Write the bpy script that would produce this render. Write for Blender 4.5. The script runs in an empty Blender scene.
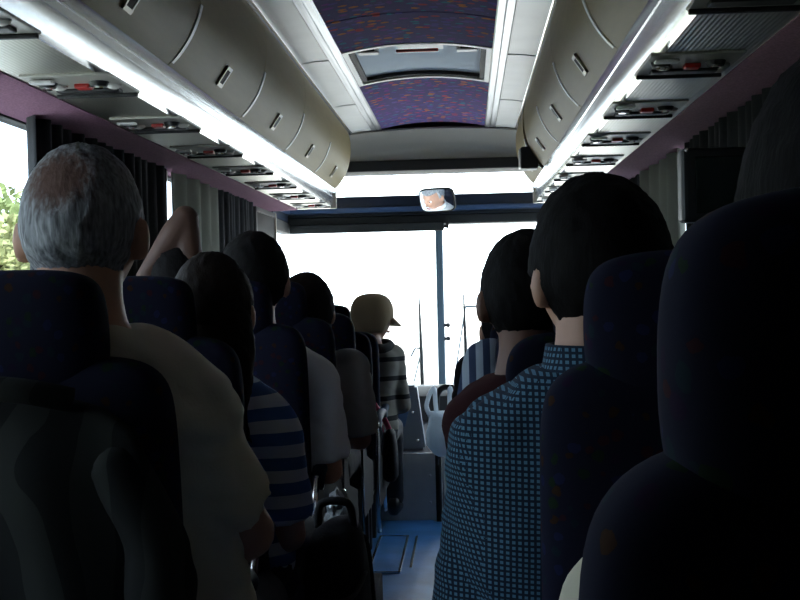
import bpy, bmesh, math, random
from mathutils import Vector, Matrix, noise

# ------------------------------------------------------------------ camera
S = bpy.context.scene
COL = S.collection
CAMX, CAMZ = 0.2146, 1.29
cd = bpy.data.cameras.new('camera')
cam = bpy.data.objects.new('camera', cd)
COL.objects.link(cam)
cd.sensor_width = 36.0
cd.lens = 1150.0 / 800.0 * 36.0
cd.clip_start = 0.02
cd.clip_end = 500
yaw, pit, rol = math.atan(68.3 / 1150), math.atan(10.4 / 1150), math.radians(1.3)
fw = Vector((-math.sin(yaw) * math.cos(pit), math.cos(yaw) * math.cos(pit), -math.sin(pit)))
rt = fw.cross(Vector((0, 0, 1))).normalized()
up = rt.cross(fw)
rt2 = rt * math.cos(rol) - up * math.sin(rol)
up2 = up * math.cos(rol) + rt * math.sin(rol)
M = Matrix((rt2, up2, -fw)).transposed().to_4x4()
M.translation = (CAMX, 0, CAMZ)
cam.matrix_world = M
S.camera = cam

# ------------------------------------------------------------------ light
S.view_settings.view_transform = 'Standard'
S.view_settings.look = 'None'
S.view_settings.gamma = 1
S.view_settings.use_curve_mapping = False
S.view_settings.exposure = 0.35
W = bpy.data.worlds.new('sky')
S.world = W
W.use_nodes = True
nt = W.node_tree
nt.nodes.clear()
wo = nt.nodes.new('ShaderNodeOutputWorld')
wb = nt.nodes.new('ShaderNodeBackground')
wb.inputs[0].default_value = (0.86, 0.95, 1.0, 1)
wb.inputs[1].default_value = 6.5
nt.links.new(wb.outputs[0], wo.inputs[0])
sl = bpy.data.lights.new('sun', 'SUN')
sl.energy = 10.0
sl.angle = math.radians(1.5)
sl.color = (1.0, 0.95, 0.86)
sun = bpy.data.objects.new('sun', sl)
COL.objects.link(sun)
sun.rotation_euler = Vector((-0.22, 0.3, -1.0)).to_track_quat('-Z', 'Y').to_euler()   # from behind on the right, high

# ------------------------------------------------------------------ helpers
def tag(o, label=None, cat=None, group=None, kind=None):
    if label: o['label'] = label
    if cat: o['category'] = cat
    if group: o['group'] = group
    if kind: o['kind'] = kind
    return o

def empty(name, loc=(0, 0, 0), rz=0.0):
    o = bpy.data.objects.new(name, None)
    COL.objects.link(o)
    o.location = loc
    o.rotation_euler = (0, 0, rz)
    o.empty_display_size = 0.05
    return o

def build(name, bm, mat, parent=None, smooth=True, angle=None):
    bmesh.ops.recalc_face_normals(bm, faces=bm.faces[:])
    me = bpy.data.meshes.new(name)
    bm.to_mesh(me)
    bm.free()
    for p in me.polygons: p.use_smooth = smooth
    if mat:
        for m in (mat if isinstance(mat, (list, tuple)) else [mat]): me.materials.append(m)
    o = bpy.data.objects.new(name, me)
    COL.objects.link(o)
    if parent: o.parent = parent
    if smooth and angle:
        md = o.modifiers.new('es', 'EDGE_SPLIT')
        md.split_angle = math.radians(angle)
    return o

def struct(name, bm, mat, smooth=False, angle=None):
    return tag(build(name, bm, mat, None, smooth, angle), kind='structure')

def copy_tree(o, parent=None):
    c = o.copy()
    COL.objects.link(c)
    if parent:
        c.parent = parent
    for ch in KIDS.get(o.name, []):
        KIDS.setdefault(c.name, []).append(copy_tree(ch, c))
    return c
KIDS = {}

def kids(o):
    for x in COL.objects:
        if x.parent:
            l = KIDS.setdefault(x.parent.name, [])
            if x not in l: l.append(x)

def box(bm, x0, x1, y0, y1, z0, z1, bev=0.0, seg=2):
    t = bmesh.new()
    bmesh.ops.create_cube(t, size=1.0)
    bmesh.ops.scale(t, vec=(abs(x1 - x0), abs(y1 - y0), abs(z1 - z0)), verts=t.verts[:])
    bmesh.ops.translate(t, vec=((x0 + x1) / 2, (y0 + y1) / 2, (z0 + z1) / 2), verts=t.verts[:])
    if bev: bmesh.ops.bevel(t, geom=t.edges[:], offset=bev, segments=seg, affect='EDGES', profile=0.6)
    merge(bm, t)
    return bm

def merge(bm, t, mat=None):
    me = bpy.data.meshes.new('tmp')
    if mat is not None: bmesh.ops.transform(t, matrix=mat, verts=t.verts[:])
    t.to_mesh(me)
    t.free()
    bm.from_mesh(me)
    bpy.data.meshes.remove(me)

def ring_loft(bm, rings, closed=False, cap=True):
    R = [[bm.verts.new(p) for p in r] for r in rings]
    n = len(R[0])
    for i in range(len(R) - 1 + (1 if closed else 0)):
        a, b = R[i], R[(i + 1) % len(R)]
        for j in range(n):
            bm.faces.new((a[j], a[(j + 1) % n], b[(j + 1) % n], b[j]))
    if cap and not closed:
        for r in (R[0], R[-1]):
            c = Vector((0, 0, 0))
            for v in r: c += v.co
            cv = bm.verts.new(c / n)
            for j in range(n): bm.faces.new((r[j], r[(j + 1) % n], cv))
    return R

def sup(c, U, V, ru, rv, n=24, e=2.0):
    out = []
    for k in range(n):
        a = 2 * math.pi * k / n
        ca, sa = math.cos(a), math.sin(a)
        x = math.copysign(abs(ca) ** (2 / e), ca)
        y = math.copysign(abs(sa) ** (2 / e), sa)
        out.append(Vector(c) + U * (x * ru) + V * (y * rv))
    return out

X, Y, Z = Vector((1, 0, 0)), Vector((0, 1, 0)), Vector((0, 0, 1))

def tube(bm, pts, rad, n=12, flat=1.0, ref=None):
    pts = [Vector(p) for p in pts]
    if not isinstance(rad, (list, tuple)): rad = [rad] * len(pts)
    rings = []
    prev = None
    for i, p in enumerate(pts):
        d = (pts[min(i + 1, len(pts) - 1)] - pts[max(i - 1, 0)]).normalized()
        if prev is None:
            r0 = ref or (X if abs(d.x) < 0.8 else Y)
            U = (r0 - d * r0.dot(d)).normalized()
        else:
            U = (prev - d * prev.dot(d)).normalized()
        prev = U
        V = d.cross(U)
        rings.append(sup(p, U, V, rad[i], rad[i] * flat, n))
    ring_loft(bm, rings)

def curve_pts(P, n=8):
    P = [Vector(p) for p in P]
    out = []
    for i in range(len(P) - 1):
        p0, p1, p2, p3 = P[max(i - 1, 0)], P[i], P[i + 1], P[min(i + 2, len(P) - 1)]
        for k in range(n):
            t = k / n
            out.append(0.5 * ((2 * p1) + (p2 - p0) * t + (2 * p0 - 5 * p1 + 4 * p2 - p3) * t * t + (3 * p1 - p0 - 3 * p2 + p3) * t ** 3))
    out.append(P[-1])
    return out

def extrude_y(bm, prof, y0, y1, thick, seg=1, closed=False):
    """a sheet whose (x, z) profile runs along y, given a thickness"""
    P = [Vector((p[0], 0, p[1])) for p in prof]
    N = []
    for i in range(len(P)):
        d = (P[min(i + 1, len(P) - 1)] - P[max(i - 1, 0)]).normalized()
        N.append(Vector((-d.z, 0, d.x)))
    loop = P + [P[i] + N[i] * thick for i in range(len(P) - 1, -1, -1)]
    rings = [[q + Vector((0, y0 + (y1 - y0) * k / seg, 0)) for q in loop] for k in range(seg + 1)]
    R = [[bm.verts.new(p) for p in r] for r in rings]
    n = len(loop)
    for i in range(len(R) - 1):
        for j in range(n):
            bm.faces.new((R[i][j], R[i][(j + 1) % n], R[i + 1][(j + 1) % n], R[i + 1][j]))
    m = len(P)
    for r in (R[0], R[-1]):
        for j in range(m - 1):
            bm.faces.new((r[j], r[j + 1], r[n - 2 - j], r[n - 1 - j]))
    return bm

def cyl(bm, a, b, r, n=16, r2=None):
    tube(bm, [a, b], [r, r if r2 is None else r2], n)

def ball(bm, c, r, seg=20, rings=14, scale=(1, 1, 1)):
    t = bmesh.new()
    bmesh.ops.create_uvsphere(t, u_segments=seg, v_segments=rings, radius=r)
    bmesh.ops.scale(t, vec=scale, verts=t.verts[:])
    bmesh.ops.translate(t, vec=c, verts=t.verts[:])
    merge(bm, t)

def ss(a, b, x):
    if a == b: return float(x > a)
    t = max(0.0, min(1.0, (x - a) / (b - a)))
    return t * t * (3 - 2 * t)

# ------------------------------------------------------------------ materials
def nodes(name):
    m = bpy.data.materials.new(name)
    m.use_nodes = True
    t = m.node_tree
    return m, t, t.nodes['Principled BSDF']

def mat(name, col, rough=0.6, metal=0.0, spec=0.5, bump=0.0, bscale=60.0, vary=0.0, vscale=8.0, stretch=(1, 1, 1), sheen=0.0):
    m, t, b = nodes(name)
    b.inputs['Base Color'].default_value = (*col, 1)
    b.inputs['Roughness'].default_value = rough
    b.inputs['Metallic'].default_value = metal
    b.inputs['Specular IOR Level'].default_value = spec
    if sheen: b.inputs['Sheen Weight'].default_value = sheen
    if bump or vary:
        tc = t.nodes.new('ShaderNodeTexCoord')
        mp = t.nodes.new('ShaderNodeMapping')
        mp.inputs['Scale'].default_value = stretch
        t.links.new(tc.outputs['Object'], mp.inputs[0])
    if vary:
        n = t.nodes.new('ShaderNodeTexNoise')
        n.inputs['Scale'].default_value = vscale
        n.inputs['Detail'].default_value = 5
        t.links.new(mp.outputs[0], n.inputs['Vector'])
        r = t.nodes.new('ShaderNodeValToRGB')
        r.color_ramp.elements[0].position = 0.3
        r.color_ramp.elements[1].position = 0.7
        r.color_ramp.elements[0].color = (*[c * (1 - vary) for c in col], 1)
        r.color_ramp.elements[1].color = (*[min(1, c * (1 + vary)) for c in col], 1)
        t.links.new(n.outputs['Fac'], r.inputs[0])
        t.links.new(r.outputs[0], b.inputs['Base Color'])
    if bump:
        n2 = t.nodes.new('ShaderNodeTexNoise')
        n2.inputs['Scale'].default_value = bscale
        n2.inputs['Detail'].default_value = 4
        t.links.new(mp.outputs[0], n2.inputs['Vector'])
        bp = t.nodes.new('ShaderNodeBump')
        bp.inputs['Strength'].default_value = bump
        bp.inputs['Distance'].default_value = 0.004
        t.links.new(n2.outputs['Fac'], bp.inputs['Height'])
        t.links.new(bp.outputs[0], b.inputs['Normal'])
    return m

def fabric_pattern(name, base, flecks, scale=(16, 30, 16), thr=0.42):
    """woven moquette: dark ground with scattered coloured flecks"""
    m, t, b = nodes(name)
    b.inputs['Roughness'].default_value = 0.95
    b.inputs['Specular IOR Level'].default_value = 0.15
    tc = t.nodes.new('ShaderNodeTexCoord')
    mp = t.nodes.new('ShaderNodeMapping')
    mp.inputs['Scale'].default_value = scale
    t.links.new(tc.outputs['Object'], mp.inputs[0])
    nz = t.nodes.new('ShaderNodeTexNoise')
    nz.inputs['Scale'].default_value = 1.3
    t.links.new(mp.outputs[0], nz.inputs['Vector'])
    mx = t.nodes.new('ShaderNodeMixRGB')
    mx.inputs[0].default_value = 0.35
    t.links.new(mp.outputs[0], mx.inputs[1])
    t.links.new(nz.outputs['Color'], mx.inputs[2])
    v = t.nodes.new('ShaderNodeTexVoronoi')
    v.inputs['Scale'].default_value = 1.6
    t.links.new(mx.outputs[0], v.inputs['Vector'])
    sp = t.nodes.new('ShaderNodeSeparateColor')
    t.links.new(v.outputs['Color'], sp.inputs[0])
    cr = t.nodes.new('ShaderNodeValToRGB')
    cr.color_ramp.interpolation = 'CONSTANT'
    els = cr.color_ramp.elements
    els[0].position = 0.0
    els[0].color = (*base, 1)
    els[1].position = thr
    els[1].color = (*flecks[0], 1)
    for i, f in enumerate(flecks[1:]):
        e = els.new(thr + (1 - thr) * (i + 1) / len(flecks))
        e.color = (*f, 1)
    t.links.new(sp.outputs[0], cr.inputs[0])
    d = t.nodes.new('ShaderNodeMath')
    d.operation = 'LESS_THAN'
    d.inputs[1].default_value = 0.42
    t.links.new(v.outputs['Distance'], d.inputs[0])
    m2 = t.nodes.new('ShaderNodeMixRGB')
    m2.inputs[1].default_value = (*base, 1)
    t.links.new(d.outputs[0], m2.inputs[0])
    t.links.new(cr.outputs[0], m2.inputs[2])
    t.links.new(m2.outputs[0], b.inputs['Base Color'])
    return m

def glass(name, tint=(0.97, 0.99, 1.0), refl=0.05):
    m = bpy.data.materials.new(name)
    m.use_nodes = True
    t = m.node_tree
    t.nodes.clear()
    o = t.nodes.new('ShaderNodeOutputMaterial')
    tr = t.nodes.new('ShaderNodeBsdfTransparent')
    tr.inputs[0].default_value = (*tint, 1)
    gl = t.nodes.new('ShaderNodeBsdfGlossy')
    gl.inputs['Roughness'].default_value = 0.02
    mx = t.nodes.new('ShaderNodeMixShader')
    mx.inputs[0].default_value = refl
    t.links.new(tr.outputs[0], mx.inputs[1])
    t.links.new(gl.outputs[0], mx.inputs[2])
    t.links.new(mx.outputs[0], o.inputs[0])
    return m

def translucent(name, col, amount=0.5, rough=0.8):
    m = bpy.data.materials.new(name)
    m.use_nodes = True
    t = m.node_tree
    t.nodes.clear()
    o = t.nodes.new('ShaderNodeOutputMaterial')
    d = t.nodes.new('ShaderNodeBsdfDiffuse')
    d.inputs[0].default_value = (*col, 1)
    tl = t.nodes.new('ShaderNodeBsdfTranslucent')
    tl.inputs[0].default_value = (*col, 1)
    mx = t.nodes.new('ShaderNodeMixShader')
    mx.inputs[0].default_value = amount
    t.links.new(d.outputs[0], mx.inputs[1])
    t.links.new(tl.outputs[0], mx.inputs[2])
    t.links.new(mx.outputs[0], o.inputs[0])
    return m

def stripes(name, cols, period, axis='Z', duty=0.5, wob=0.0, rough=0.9):
    m, t, b = nodes(name)
    b.inputs['Roughness'].default_value = rough
    b.inputs['Specular IOR Level'].default_value = 0.2
    tc = t.nodes.new('ShaderNodeTexCoord')
    vec = tc.outputs['Object']
    if wob:
        nz = t.nodes.new('ShaderNodeTexNoise')
        nz.inputs['Scale'].default_value = 5.0
        nz.inputs['Detail'].default_value = 1.0
        t.links.new(vec, nz.inputs['Vector'])
        ad = t.nodes.new('ShaderNodeVectorMath')
        ad.operation = 'MULTIPLY_ADD'
        ad.inputs[1].default_value = (wob, wob, wob)
        t.links.new(nz.outputs['Color'], ad.inputs[0])
        t.links.new(vec, ad.inputs[2])
        vec = ad.outputs[0]
    s = t.nodes.new('ShaderNodeSeparateXYZ')
    t.links.new(vec, s.inputs[0])
    w = t.nodes.new('ShaderNodeMath')
    w.operation = 'MULTIPLY'
    w.inputs[1].default_value = 1.0 / period
    t.links.new(s.outputs[axis], w.inputs[0])
    f = t.nodes.new('ShaderNodeMath')
    f.operation = 'FRACT'
    t.links.new(w.outputs[0], f.inputs[0])
    g = t.nodes.new('ShaderNodeMath')
    g.operation = 'GREATER_THAN'
    g.inputs[1].default_value = duty
    t.links.new(f.outputs[0], g.inputs[0])
    mx = t.nodes.new('ShaderNodeMixRGB')
    mx.inputs[1].default_value = (*cols[0], 1)
    mx.inputs[2].default_value = (*cols[1], 1)
    t.links.new(g.outputs[0], mx.inputs[0])
    t.links.new(mx.outputs[0], b.inputs['Base Color'])
    return m

def checks(name, light, dark, period):
    """small woven check: dark lines both ways over a lighter ground"""
    m, t, b = nodes(name)
    b.inputs['Roughness'].default_value = 0.9
    b.inputs['Specular IOR Level'].default_value = 0.2
    tc = t.nodes.new('ShaderNodeTexCoord')
    s = t.nodes.new('ShaderNodeSeparateXYZ')
    t.links.new(tc.outputs['Object'], s.inputs[0])
    ge = t.nodes.new('ShaderNodeNewGeometry')
    sn = t.nodes.new('ShaderNodeSeparateXYZ')
    t.links.new(ge.outputs['True Normal'], sn.inputs[0])
    ab = t.nodes.new('ShaderNodeMath'); ab.operation = 'ABSOLUTE'
    t.links.new(sn.outputs['X'], ab.inputs[0])
    gt = t.nodes.new('ShaderNodeMath'); gt.operation = 'GREATER_THAN'; gt.inputs[1].default_value = 0.72
    t.links.new(ab.outputs[0], gt.inputs[0])
    hx = t.nodes.new('ShaderNodeMix')
    t.links.new(gt.outputs[0], hx.inputs[0])
    t.links.new(s.outputs['X'], hx.inputs[2])
    t.links.new(s.outputs['Y'], hx.inputs[3])
    outs = []
    for src in (hx.outputs[0], s.outputs['Z']):
        w = t.nodes.new('ShaderNodeMath'); w.operation = 'MULTIPLY'; w.inputs[1].default_value = 1 / period
        t.links.new(src, w.inputs[0])
        f = t.nodes.new('ShaderNodeMath'); f.operation = 'FRACT'
        t.links.new(w.outputs[0], f.inputs[0])
        g = t.nodes.new('ShaderNodeMath'); g.operation = 'GREATER_THAN'; g.inputs[1].default_value = 0.55
        t.links.new(f.outputs[0], g.inputs[0])
        outs.append(g)
    a = t.nodes.new('ShaderNodeMath'); a.operation = 'MAXIMUM'
    t.links.new(outs[0].outputs[0], a.inputs[0]); t.links.new(outs[1].outputs[0], a.inputs[1])
    mx = t.nodes.new('ShaderNodeMixRGB')
    mx.inputs[1].default_value = (*light, 1); mx.inputs[2].default_value = (*dark, 1)
    t.links.new(a.outputs[0], mx.inputs[0])
    t.links.new(mx.outputs[0], b.inputs['Base Color'])
    return m

MT = {
    'floor': mat('blue_vinyl_floor', (0.05, 0.20, 0.48), 0.38, bump=0.25, bscale=90, vary=0.25, vscale=5),
    'platform': mat('dark_carpet', (0.03, 0.03, 0.04), 0.95, bump=0.4, bscale=200),
    'wall': mat('dark_grey_wall_lining', (0.045, 0.045, 0.045), 0.8, bump=0.1, bscale=150),
    'purple': mat('purple_carpet_lining', (0.28, 0.145, 0.21), 0.95, spec=0.1, bump=0.5, bscale=350, vary=0.25, vscale=160),
    'bin': mat('olive_grey_bin_plastic', (0.215, 0.168, 0.072), 0.55, spec=0.2, bump=0.05, bscale=120, vary=0.06, vscale=40, stretch=(1, 0.1, 1)),
    'beige': mat('beige_trim', (0.50, 0.46, 0.36), 0.4, 0.2),
    'alu': mat('ribbed_aluminium', (0.64, 0.62, 0.54), 0.36, 1.0, bump=0.03, bscale=30, stretch=(20, 0.4, 20)),
    'lipmetal': mat('polished_aluminium_lip', (0.70, 0.72, 0.74), 0.22, 1.0, bump=0.03, bscale=30, stretch=(20, 0.4, 20)),
    'chrome': mat('polished_metal', (0.85, 0.85, 0.85), 0.15, 1.0),
    'alustrip': mat('brushed_aluminium_strip', (0.33, 0.34, 0.36), 0.33, 1.0, vary=0.3, vscale=4, stretch=(20, 0.5, 1)),
    'panel': mat('pale_grey_ceiling_panel', (0.85, 0.85, 0.83), 0.36, vary=0.05, vscale=5),
    'hatch': mat('pale_translucent_hatch', (0.80, 0.87, 0.92), 0.25, vary=0.12, vscale=3, stretch=(1, 4, 1)),
    'white': mat('white_plastic', (0.75, 0.75, 0.73), 0.4),
    'black': mat('black_plastic', (0.016, 0.016, 0.017), 0.5),
    'rubber': mat('black_rubber', (0.01, 0.01, 0.01), 0.7),
    'dome': mat('grey_dome_lining', (0.26, 0.25, 0.225), 0.45, bump=0.05, bscale=200),
    'darkblue': mat('dark_blue_header', (0.018, 0.03, 0.06), 0.35),
    'bluebar': mat('blue_painted_bar', (0.07, 0.13, 0.27), 0.3),
    'blind': mat('black_roller_blind', (0.012, 0.016, 0.018), 0.6, bump=0.1),
    'greybar': mat('blue_grey_pillar_paint', (0.11, 0.17, 0.22), 0.4),
    'cream': mat('cream_panel', (0.60, 0.58, 0.54), 0.5, vary=0.06, vscale=10),
    'greybox': mat('blue_grey_console_plastic', (0.16, 0.19, 0.23), 0.45),
    'curtain': mat('charcoal_curtain_cloth', (0.017, 0.018, 0.020), 0.95, bump=0.3, bscale=220),
    'curtain_pale': translucent('pale_curtain_cloth', (0.24, 0.24, 0.21), 0.35),
    'red': mat('red_button_plastic', (0.45, 0.02, 0.015), 0.35),
    'lens': mat('clear_lamp_lens', (0.70, 0.68, 0.62), 0.12, spec=0.8),
    'seat': fabric_pattern('seat_moquette', (0.009, 0.010, 0.024), [(0.011, 0.015, 0.055), (0.032, 0.008, 0.012), (0.007, 0.018, 0.026), (0.014, 0.006, 0.024), (0.035, 0.015, 0.006), (0.009, 0.023, 0.010)], (62, 62, 62), 0.55),
    'shell': mat('dark_seat_cloth', (0.014, 0.014, 0.022), 0.95, spec=0.1, bump=0.3, bscale=300),
    'ceiling': fabric_pattern('ceiling_moquette', (0.10, 0.075, 0.20), [(0.12, 0.09, 0.34), (0.50, 0.07, 0.09), (0.06, 0.20, 0.30), (0.20, 0.06, 0.28), (0.58, 0.18, 0.06), (0.16, 0.11, 0.34)], (20, 28, 6), 0.2),
    'glass': glass('window_glass'),
    'tinted': glass('tinted_window_glass', (0.66, 0.71, 0.76)),
    'plate': mat('grey_metal_plate', (0.42, 0.41, 0.36), 0.4, 0.35),
    'dullblack': mat('dull_black_panel', (0.009, 0.009, 0.01), 0.7, spec=.2),
    'skin': mat('skin', (0.50, 0.27, 0.18), 0.55, vary=0.08, vscale=25),
    'skin_dark': mat('shaded_brown_skin', (0.085, 0.042, 0.028), 0.6, vary=0.08, vscale=25),  # brown skin with the shade of its unlit side put into the colour
    'skin_tan': mat('tanned_skin', (0.22, 0.105, 0.068), 0.55, vary=0.08, vscale=25),
    'lip': mat('lips', (0.40, 0.14, 0.11), 0.5),
    'eyewhite': mat('eye_white', (0.75, 0.73, 0.70), 0.25),
    'iris': mat('dark_iris', (0.02, 0.012, 0.008), 0.2),
    'hair_black': mat('black_hair', (0.007, 0.006, 0.006), 0.8, spec=.12, bump=0.35, bscale=260, stretch=(1, 1, 0.12)),
    'hair_brown': mat('dark_brown_hair', (0.013, 0.008, 0.006), 0.75, spec=.15, bump=0.35, bscale=260, stretch=(1, 1, 0.12)),
    'scalp': mat('thinning_scalp', (0.17, 0.10, 0.08), 0.6, spec=.2, vary=0.4, vscale=120),
    'hair_grey': mat('grey_hair', (0.30, 0.31, 0.32), 0.7, spec=.2, bump=0.5, bscale=220, vary=0.5, vscale=150, stretch=(1, 1, 0.15)),
    'trouser': mat('dark_trouser_cloth', (0.02, 0.022, 0.03), 0.9, bump=0.2, bscale=250),
    'shoe': mat('black_shoe_leather', (0.01, 0.01, 0.01), 0.4),
    'cream_shirt': mat('cream_cotton', (0.62, 0.58, 0.45), 0.9, spec=0.2, bump=0.15, bscale=250),
    'white_shirt': mat('white_cotton', (0.80, 0.82, 0.82), 0.9, spec=0.2, bump=0.15, bscale=250),
    'grey_shirt': mat('grey_cotton', (0.38, 0.38, 0.37), 0.9, spec=0.2, bump=0.15, bscale=250),
    'maroon_shirt': mat('dark_maroon_cotton', (0.05, 0.018, 0.02), 0.95, spec=0.15, bump=0.15, bscale=250),
    'black_shirt': mat('black_cotton', (0.014, 0.014, 0.016), 0.95, spec=0.15, bump=0.15, bscale=250),
    'check_shirt': checks('blue_checked_cotton', (0.10, 0.21, 0.30), (0.012, 0.024, 0.045), 0.0070),
    'stripe_shirt': stripes('blue_white_striped_cotton', [(0.62, 0.68, 0.75), (0.06, 0.14, 0.34)], 0.052, 'Z', 0.5, 0.02),
    'navy_stripe': stripes('grey_navy_striped_cotton', [(0.30, 0.35, 0.42), (0.03, 0.045, 0.09)], 0.035, 'X', 0.5),
    'knit': stripes('grey_knit_dark_bands', [(0.30, 0.28, 0.24), (0.03, 0.03, 0.033)], 0.10, 'Z', 0.76, 0.015),
    'hat': mat('tan_felt_hat', (0.36, 0.27, 0.17), 0.9, spec=0.15, bump=0.3, bscale=180),
    'jacket': stripes('grey_jacket_wavy_stripes', [(0.022, 0.024, 0.022), (0.008, 0.009, 0.009)], 0.085, 'X', 0.55, 0.16),
    'pack': mat('black_nylon', (0.012, 0.012, 0.014), 0.8, spec=.2, bump=0.3, bscale=160),
    'pink': mat('pink_strap', (0.75, 0.05, 0.16), 0.5),
    'polybag': None,
    'armrest': mat('blue_grey_armrest_plastic', (0.014, 0.03, 0.055), 0.65, spec=.3),
    'screen': mat('dark_screen_glass', (0.01, 0.014, 0.013), 0.12, spec=0.7),
    'scarf': mat('dark_scarf_knit', (0.02, 0.02, 0.022), 0.95, bump=0.5, bscale=120),
    'steel': mat('painted_van_steel', (0.75, 0.78, 0.80), 0.3, spec=0.6),
    'leaf': mat('pale_green_leaves', (0.22, 0.26, 0.09), 0.8, vary=0.35, vscale=2.0),
    'leaf2': mat('yellow_green_leaves', (0.34, 0.34, 0.14), 0.8, vary=0.35, vscale=2.0),
    'bark': mat('brown_bark', (0.10, 0.07, 0.05), 0.9, bump=0.5, bscale=20),
    'road': mat('pale_concrete_paving', (0.45, 0.44, 0.42), 0.85, vary=0.08, vscale=0.8, bump=0.1, bscale=12),
    'field': mat('dry_grass_verge', (0.22, 0.22, 0.09), 0.95, vary=0.3, vscale=1.5),
}
def balding(name, centre, r):
    # grey hair thinning to bare scalp round one spot of the head
    m, t, b = nodes(name)
    b.inputs['Roughness'].default_value = .7
    b.inputs['Specular IOR Level'].default_value = .2
    tc = t.nodes.new('ShaderNodeTexCoord')
    mp = t.nodes.new('ShaderNodeMapping'); mp.inputs['Scale'].default_value = (1, 1, .2)
    t.links.new(tc.outputs['Object'], mp.inputs[0])
    n1 = t.nodes.new('ShaderNodeTexNoise'); n1.inputs['Scale'].default_value = 170
    t.links.new(mp.outputs[0], n1.inputs['Vector'])
    r1 = t.nodes.new('ShaderNodeValToRGB')
    r1.color_ramp.elements[0].position = .3; r1.color_ramp.elements[1].position = .7
    r1.color_ramp.elements[0].color = (.13, .135, .14, 1); r1.color_ramp.elements[1].color = (.40, .41, .42, 1)
    t.links.new(n1.outputs['Fac'], r1.inputs[0])
    d = t.nodes.new('ShaderNodeVectorMath'); d.operation = 'DISTANCE'; d.inputs[1].default_value = centre
    t.links.new(tc.outputs['Object'], d.inputs[0])
    k_ = t.nodes.new('ShaderNodeMath'); k_.operation = 'MULTIPLY_ADD'; k_.inputs[1].default_value = .045
    t.links.new(n1.outputs['Fac'], k_.inputs[0]); t.links.new(d.outputs['Value'], k_.inputs[2])
    mr = t.nodes.new('ShaderNodeMapRange'); mr.interpolation_type = 'SMOOTHSTEP'
    mr.inputs['From Min'].default_value = r; mr.inputs['From Max'].default_value = r + .045
    t.links.new(k_.outputs[0], mr.inputs['Value'])
    mx = t.nodes.new('ShaderNodeMixRGB'); mx.inputs[1].default_value = (.15, .088, .07, 1)
    t.links.new(mr.outputs[0], mx.inputs[0]); t.links.new(r1.outputs[0], mx.inputs[2])
    t.links.new(mx.outputs[0], b.inputs['Base Color'])
    bp = t.nodes.new('ShaderNodeBump'); bp.inputs['Strength'].default_value = .45; bp.inputs['Distance'].default_value = .003
    t.links.new(n1.outputs['Fac'], bp.inputs['Height']); t.links.new(bp.outputs[0], b.inputs['Normal'])
    return m
MT['roof_light'] = translucent('milky_roof_light', (0.80, 0.87, 0.93), 0.045)
MT['polybag'] = translucent('white_polythene', (0.88, 0.93, 0.97), 0.6)
# ------------------------------------------------------------------ the coach shell
HW = 1.15            # half width inside
UN = 1.85            # underside of the racks
YR, YF = -1.0, 8.6   # rear wall and windscreen

bm = bmesh.new()
box(bm, -HW - .05, HW + .05, YR, YF + .05, -.08, 0.0)
struct('floor', bm, MT['floor'])
for n, (a, b, ye) in (('floor_platform_left', (-HW, -.165, 4.74)), ('floor_platform_right', (.285, HW, 6.15))):
    bm = bmesh.new()
    box(bm, a, b, YR, ye, 0.0, .12, .006)
    struct(n, bm, MT['platform'])
# raised floor beside the driver, cream riser faces the aisle
bm = bmesh.new(); box(bm, -HW, .05, 6.42, YF, 0.0, .36, .006); struct('floor_driver_podium', bm, MT['platform'])
bm = bmesh.new()
box(bm, -HW, .048, 6.405, 6.419, 0.0, .375, .003)
for (x, z) in ((-.02, .10), (-.02, .25), (-.34, .10), (-.34, .25)): ball(bm, (x, 6.404, z), .008, 10, 6)
struct('trim_1', bm, MT['cream'])
bm = bmesh.new(); box(bm, .055, .62, 6.62, 6.64, 0.0, .40, .004); struct('trim_2', bm, MT['cream'])
# hatch trims let into the aisle floor
def floor_hatch(x0, x1, y0, y1):
    t = empty('floor_hatch', ((x0 + x1) / 2, (y0 + y1) / 2, 0))
    cx, cy = (x0 + x1) / 2, (y0 + y1) / 2
    a, b = (x1 - x0) / 2, (y1 - y0) / 2
    bm = bmesh.new(); box(bm, -a, a, -b, b, .0005, .004, .001); build('lid', bm, MT['floor'], t, False)
    for (p, q, r, s) in ((-a, -a + .012, -b, b), (a - .012, a, -b, b), (-a, a, -b, -b + .012), (-a, a, b - .012, b)):
        bm = bmesh.new(); box(bm, p, q, r, s, .003, .009, .002); build('trim_strip', bm, MT['chrome'], t, False)
    bm = bmesh.new(); box(bm, a + .035, a + .047, -b + .1, b, .0005, .006, .002); build('edge_strip', bm, MT['chrome'], t, False)
    return t
fh = floor_hatch(-.275, -.12, 5.2, 5.98)
tag(fh, 'metal-edged hatch lid in the blue aisle floor beside the left seats', 'floor hatch')

# side walls -------------------------------------------------------
SILL = .84
def wall(side):
    s = -1 if side == 'left' else 1
    def bx(b, x0, x1, *r): box(b, *((x0, x1) if s > 0 else (-x1, -x0)), *r)
    bm = bmesh.new()
    bx(bm, HW, HW + .05, YR, YF + .05, -.4, SILL)
    bx(bm, HW, HW + .05, YR, YF + .05, UN - .02, 2.5)
    struct('wall_' + side, bm, MT['wall'])
    return bx
bxl = wall('left'); bxr = wall('right')
k = 3
def pillar(bx, y0, y1, m):
    global k
    bm = bmesh.new(); bx(bm, HW - .025, HW + .05, y0, y1, SILL, UN + .004); struct('trim_%d' % k, bm, MT[m]); k += 1
for y0, y1, m in ((YR, -.9, 'wall'), (1.8, 1.9, 'wall'), (4.93, 5.05, 'beige'), (6.92, 7.0, 'wall')): pillar(bxl, y0, y1, m)
for y0, y1, m in ((YR, -.9, 'wall'), (1.8, 1.9, 'wall'), (4.55, 4.72, 'wall'), (5.72, 5.80, 'beige'), (6.08, 6.2, 'wall'), (7.7, 7.8, 'wall')): pillar(bxr, y0, y1, m)
w = 1
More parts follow.
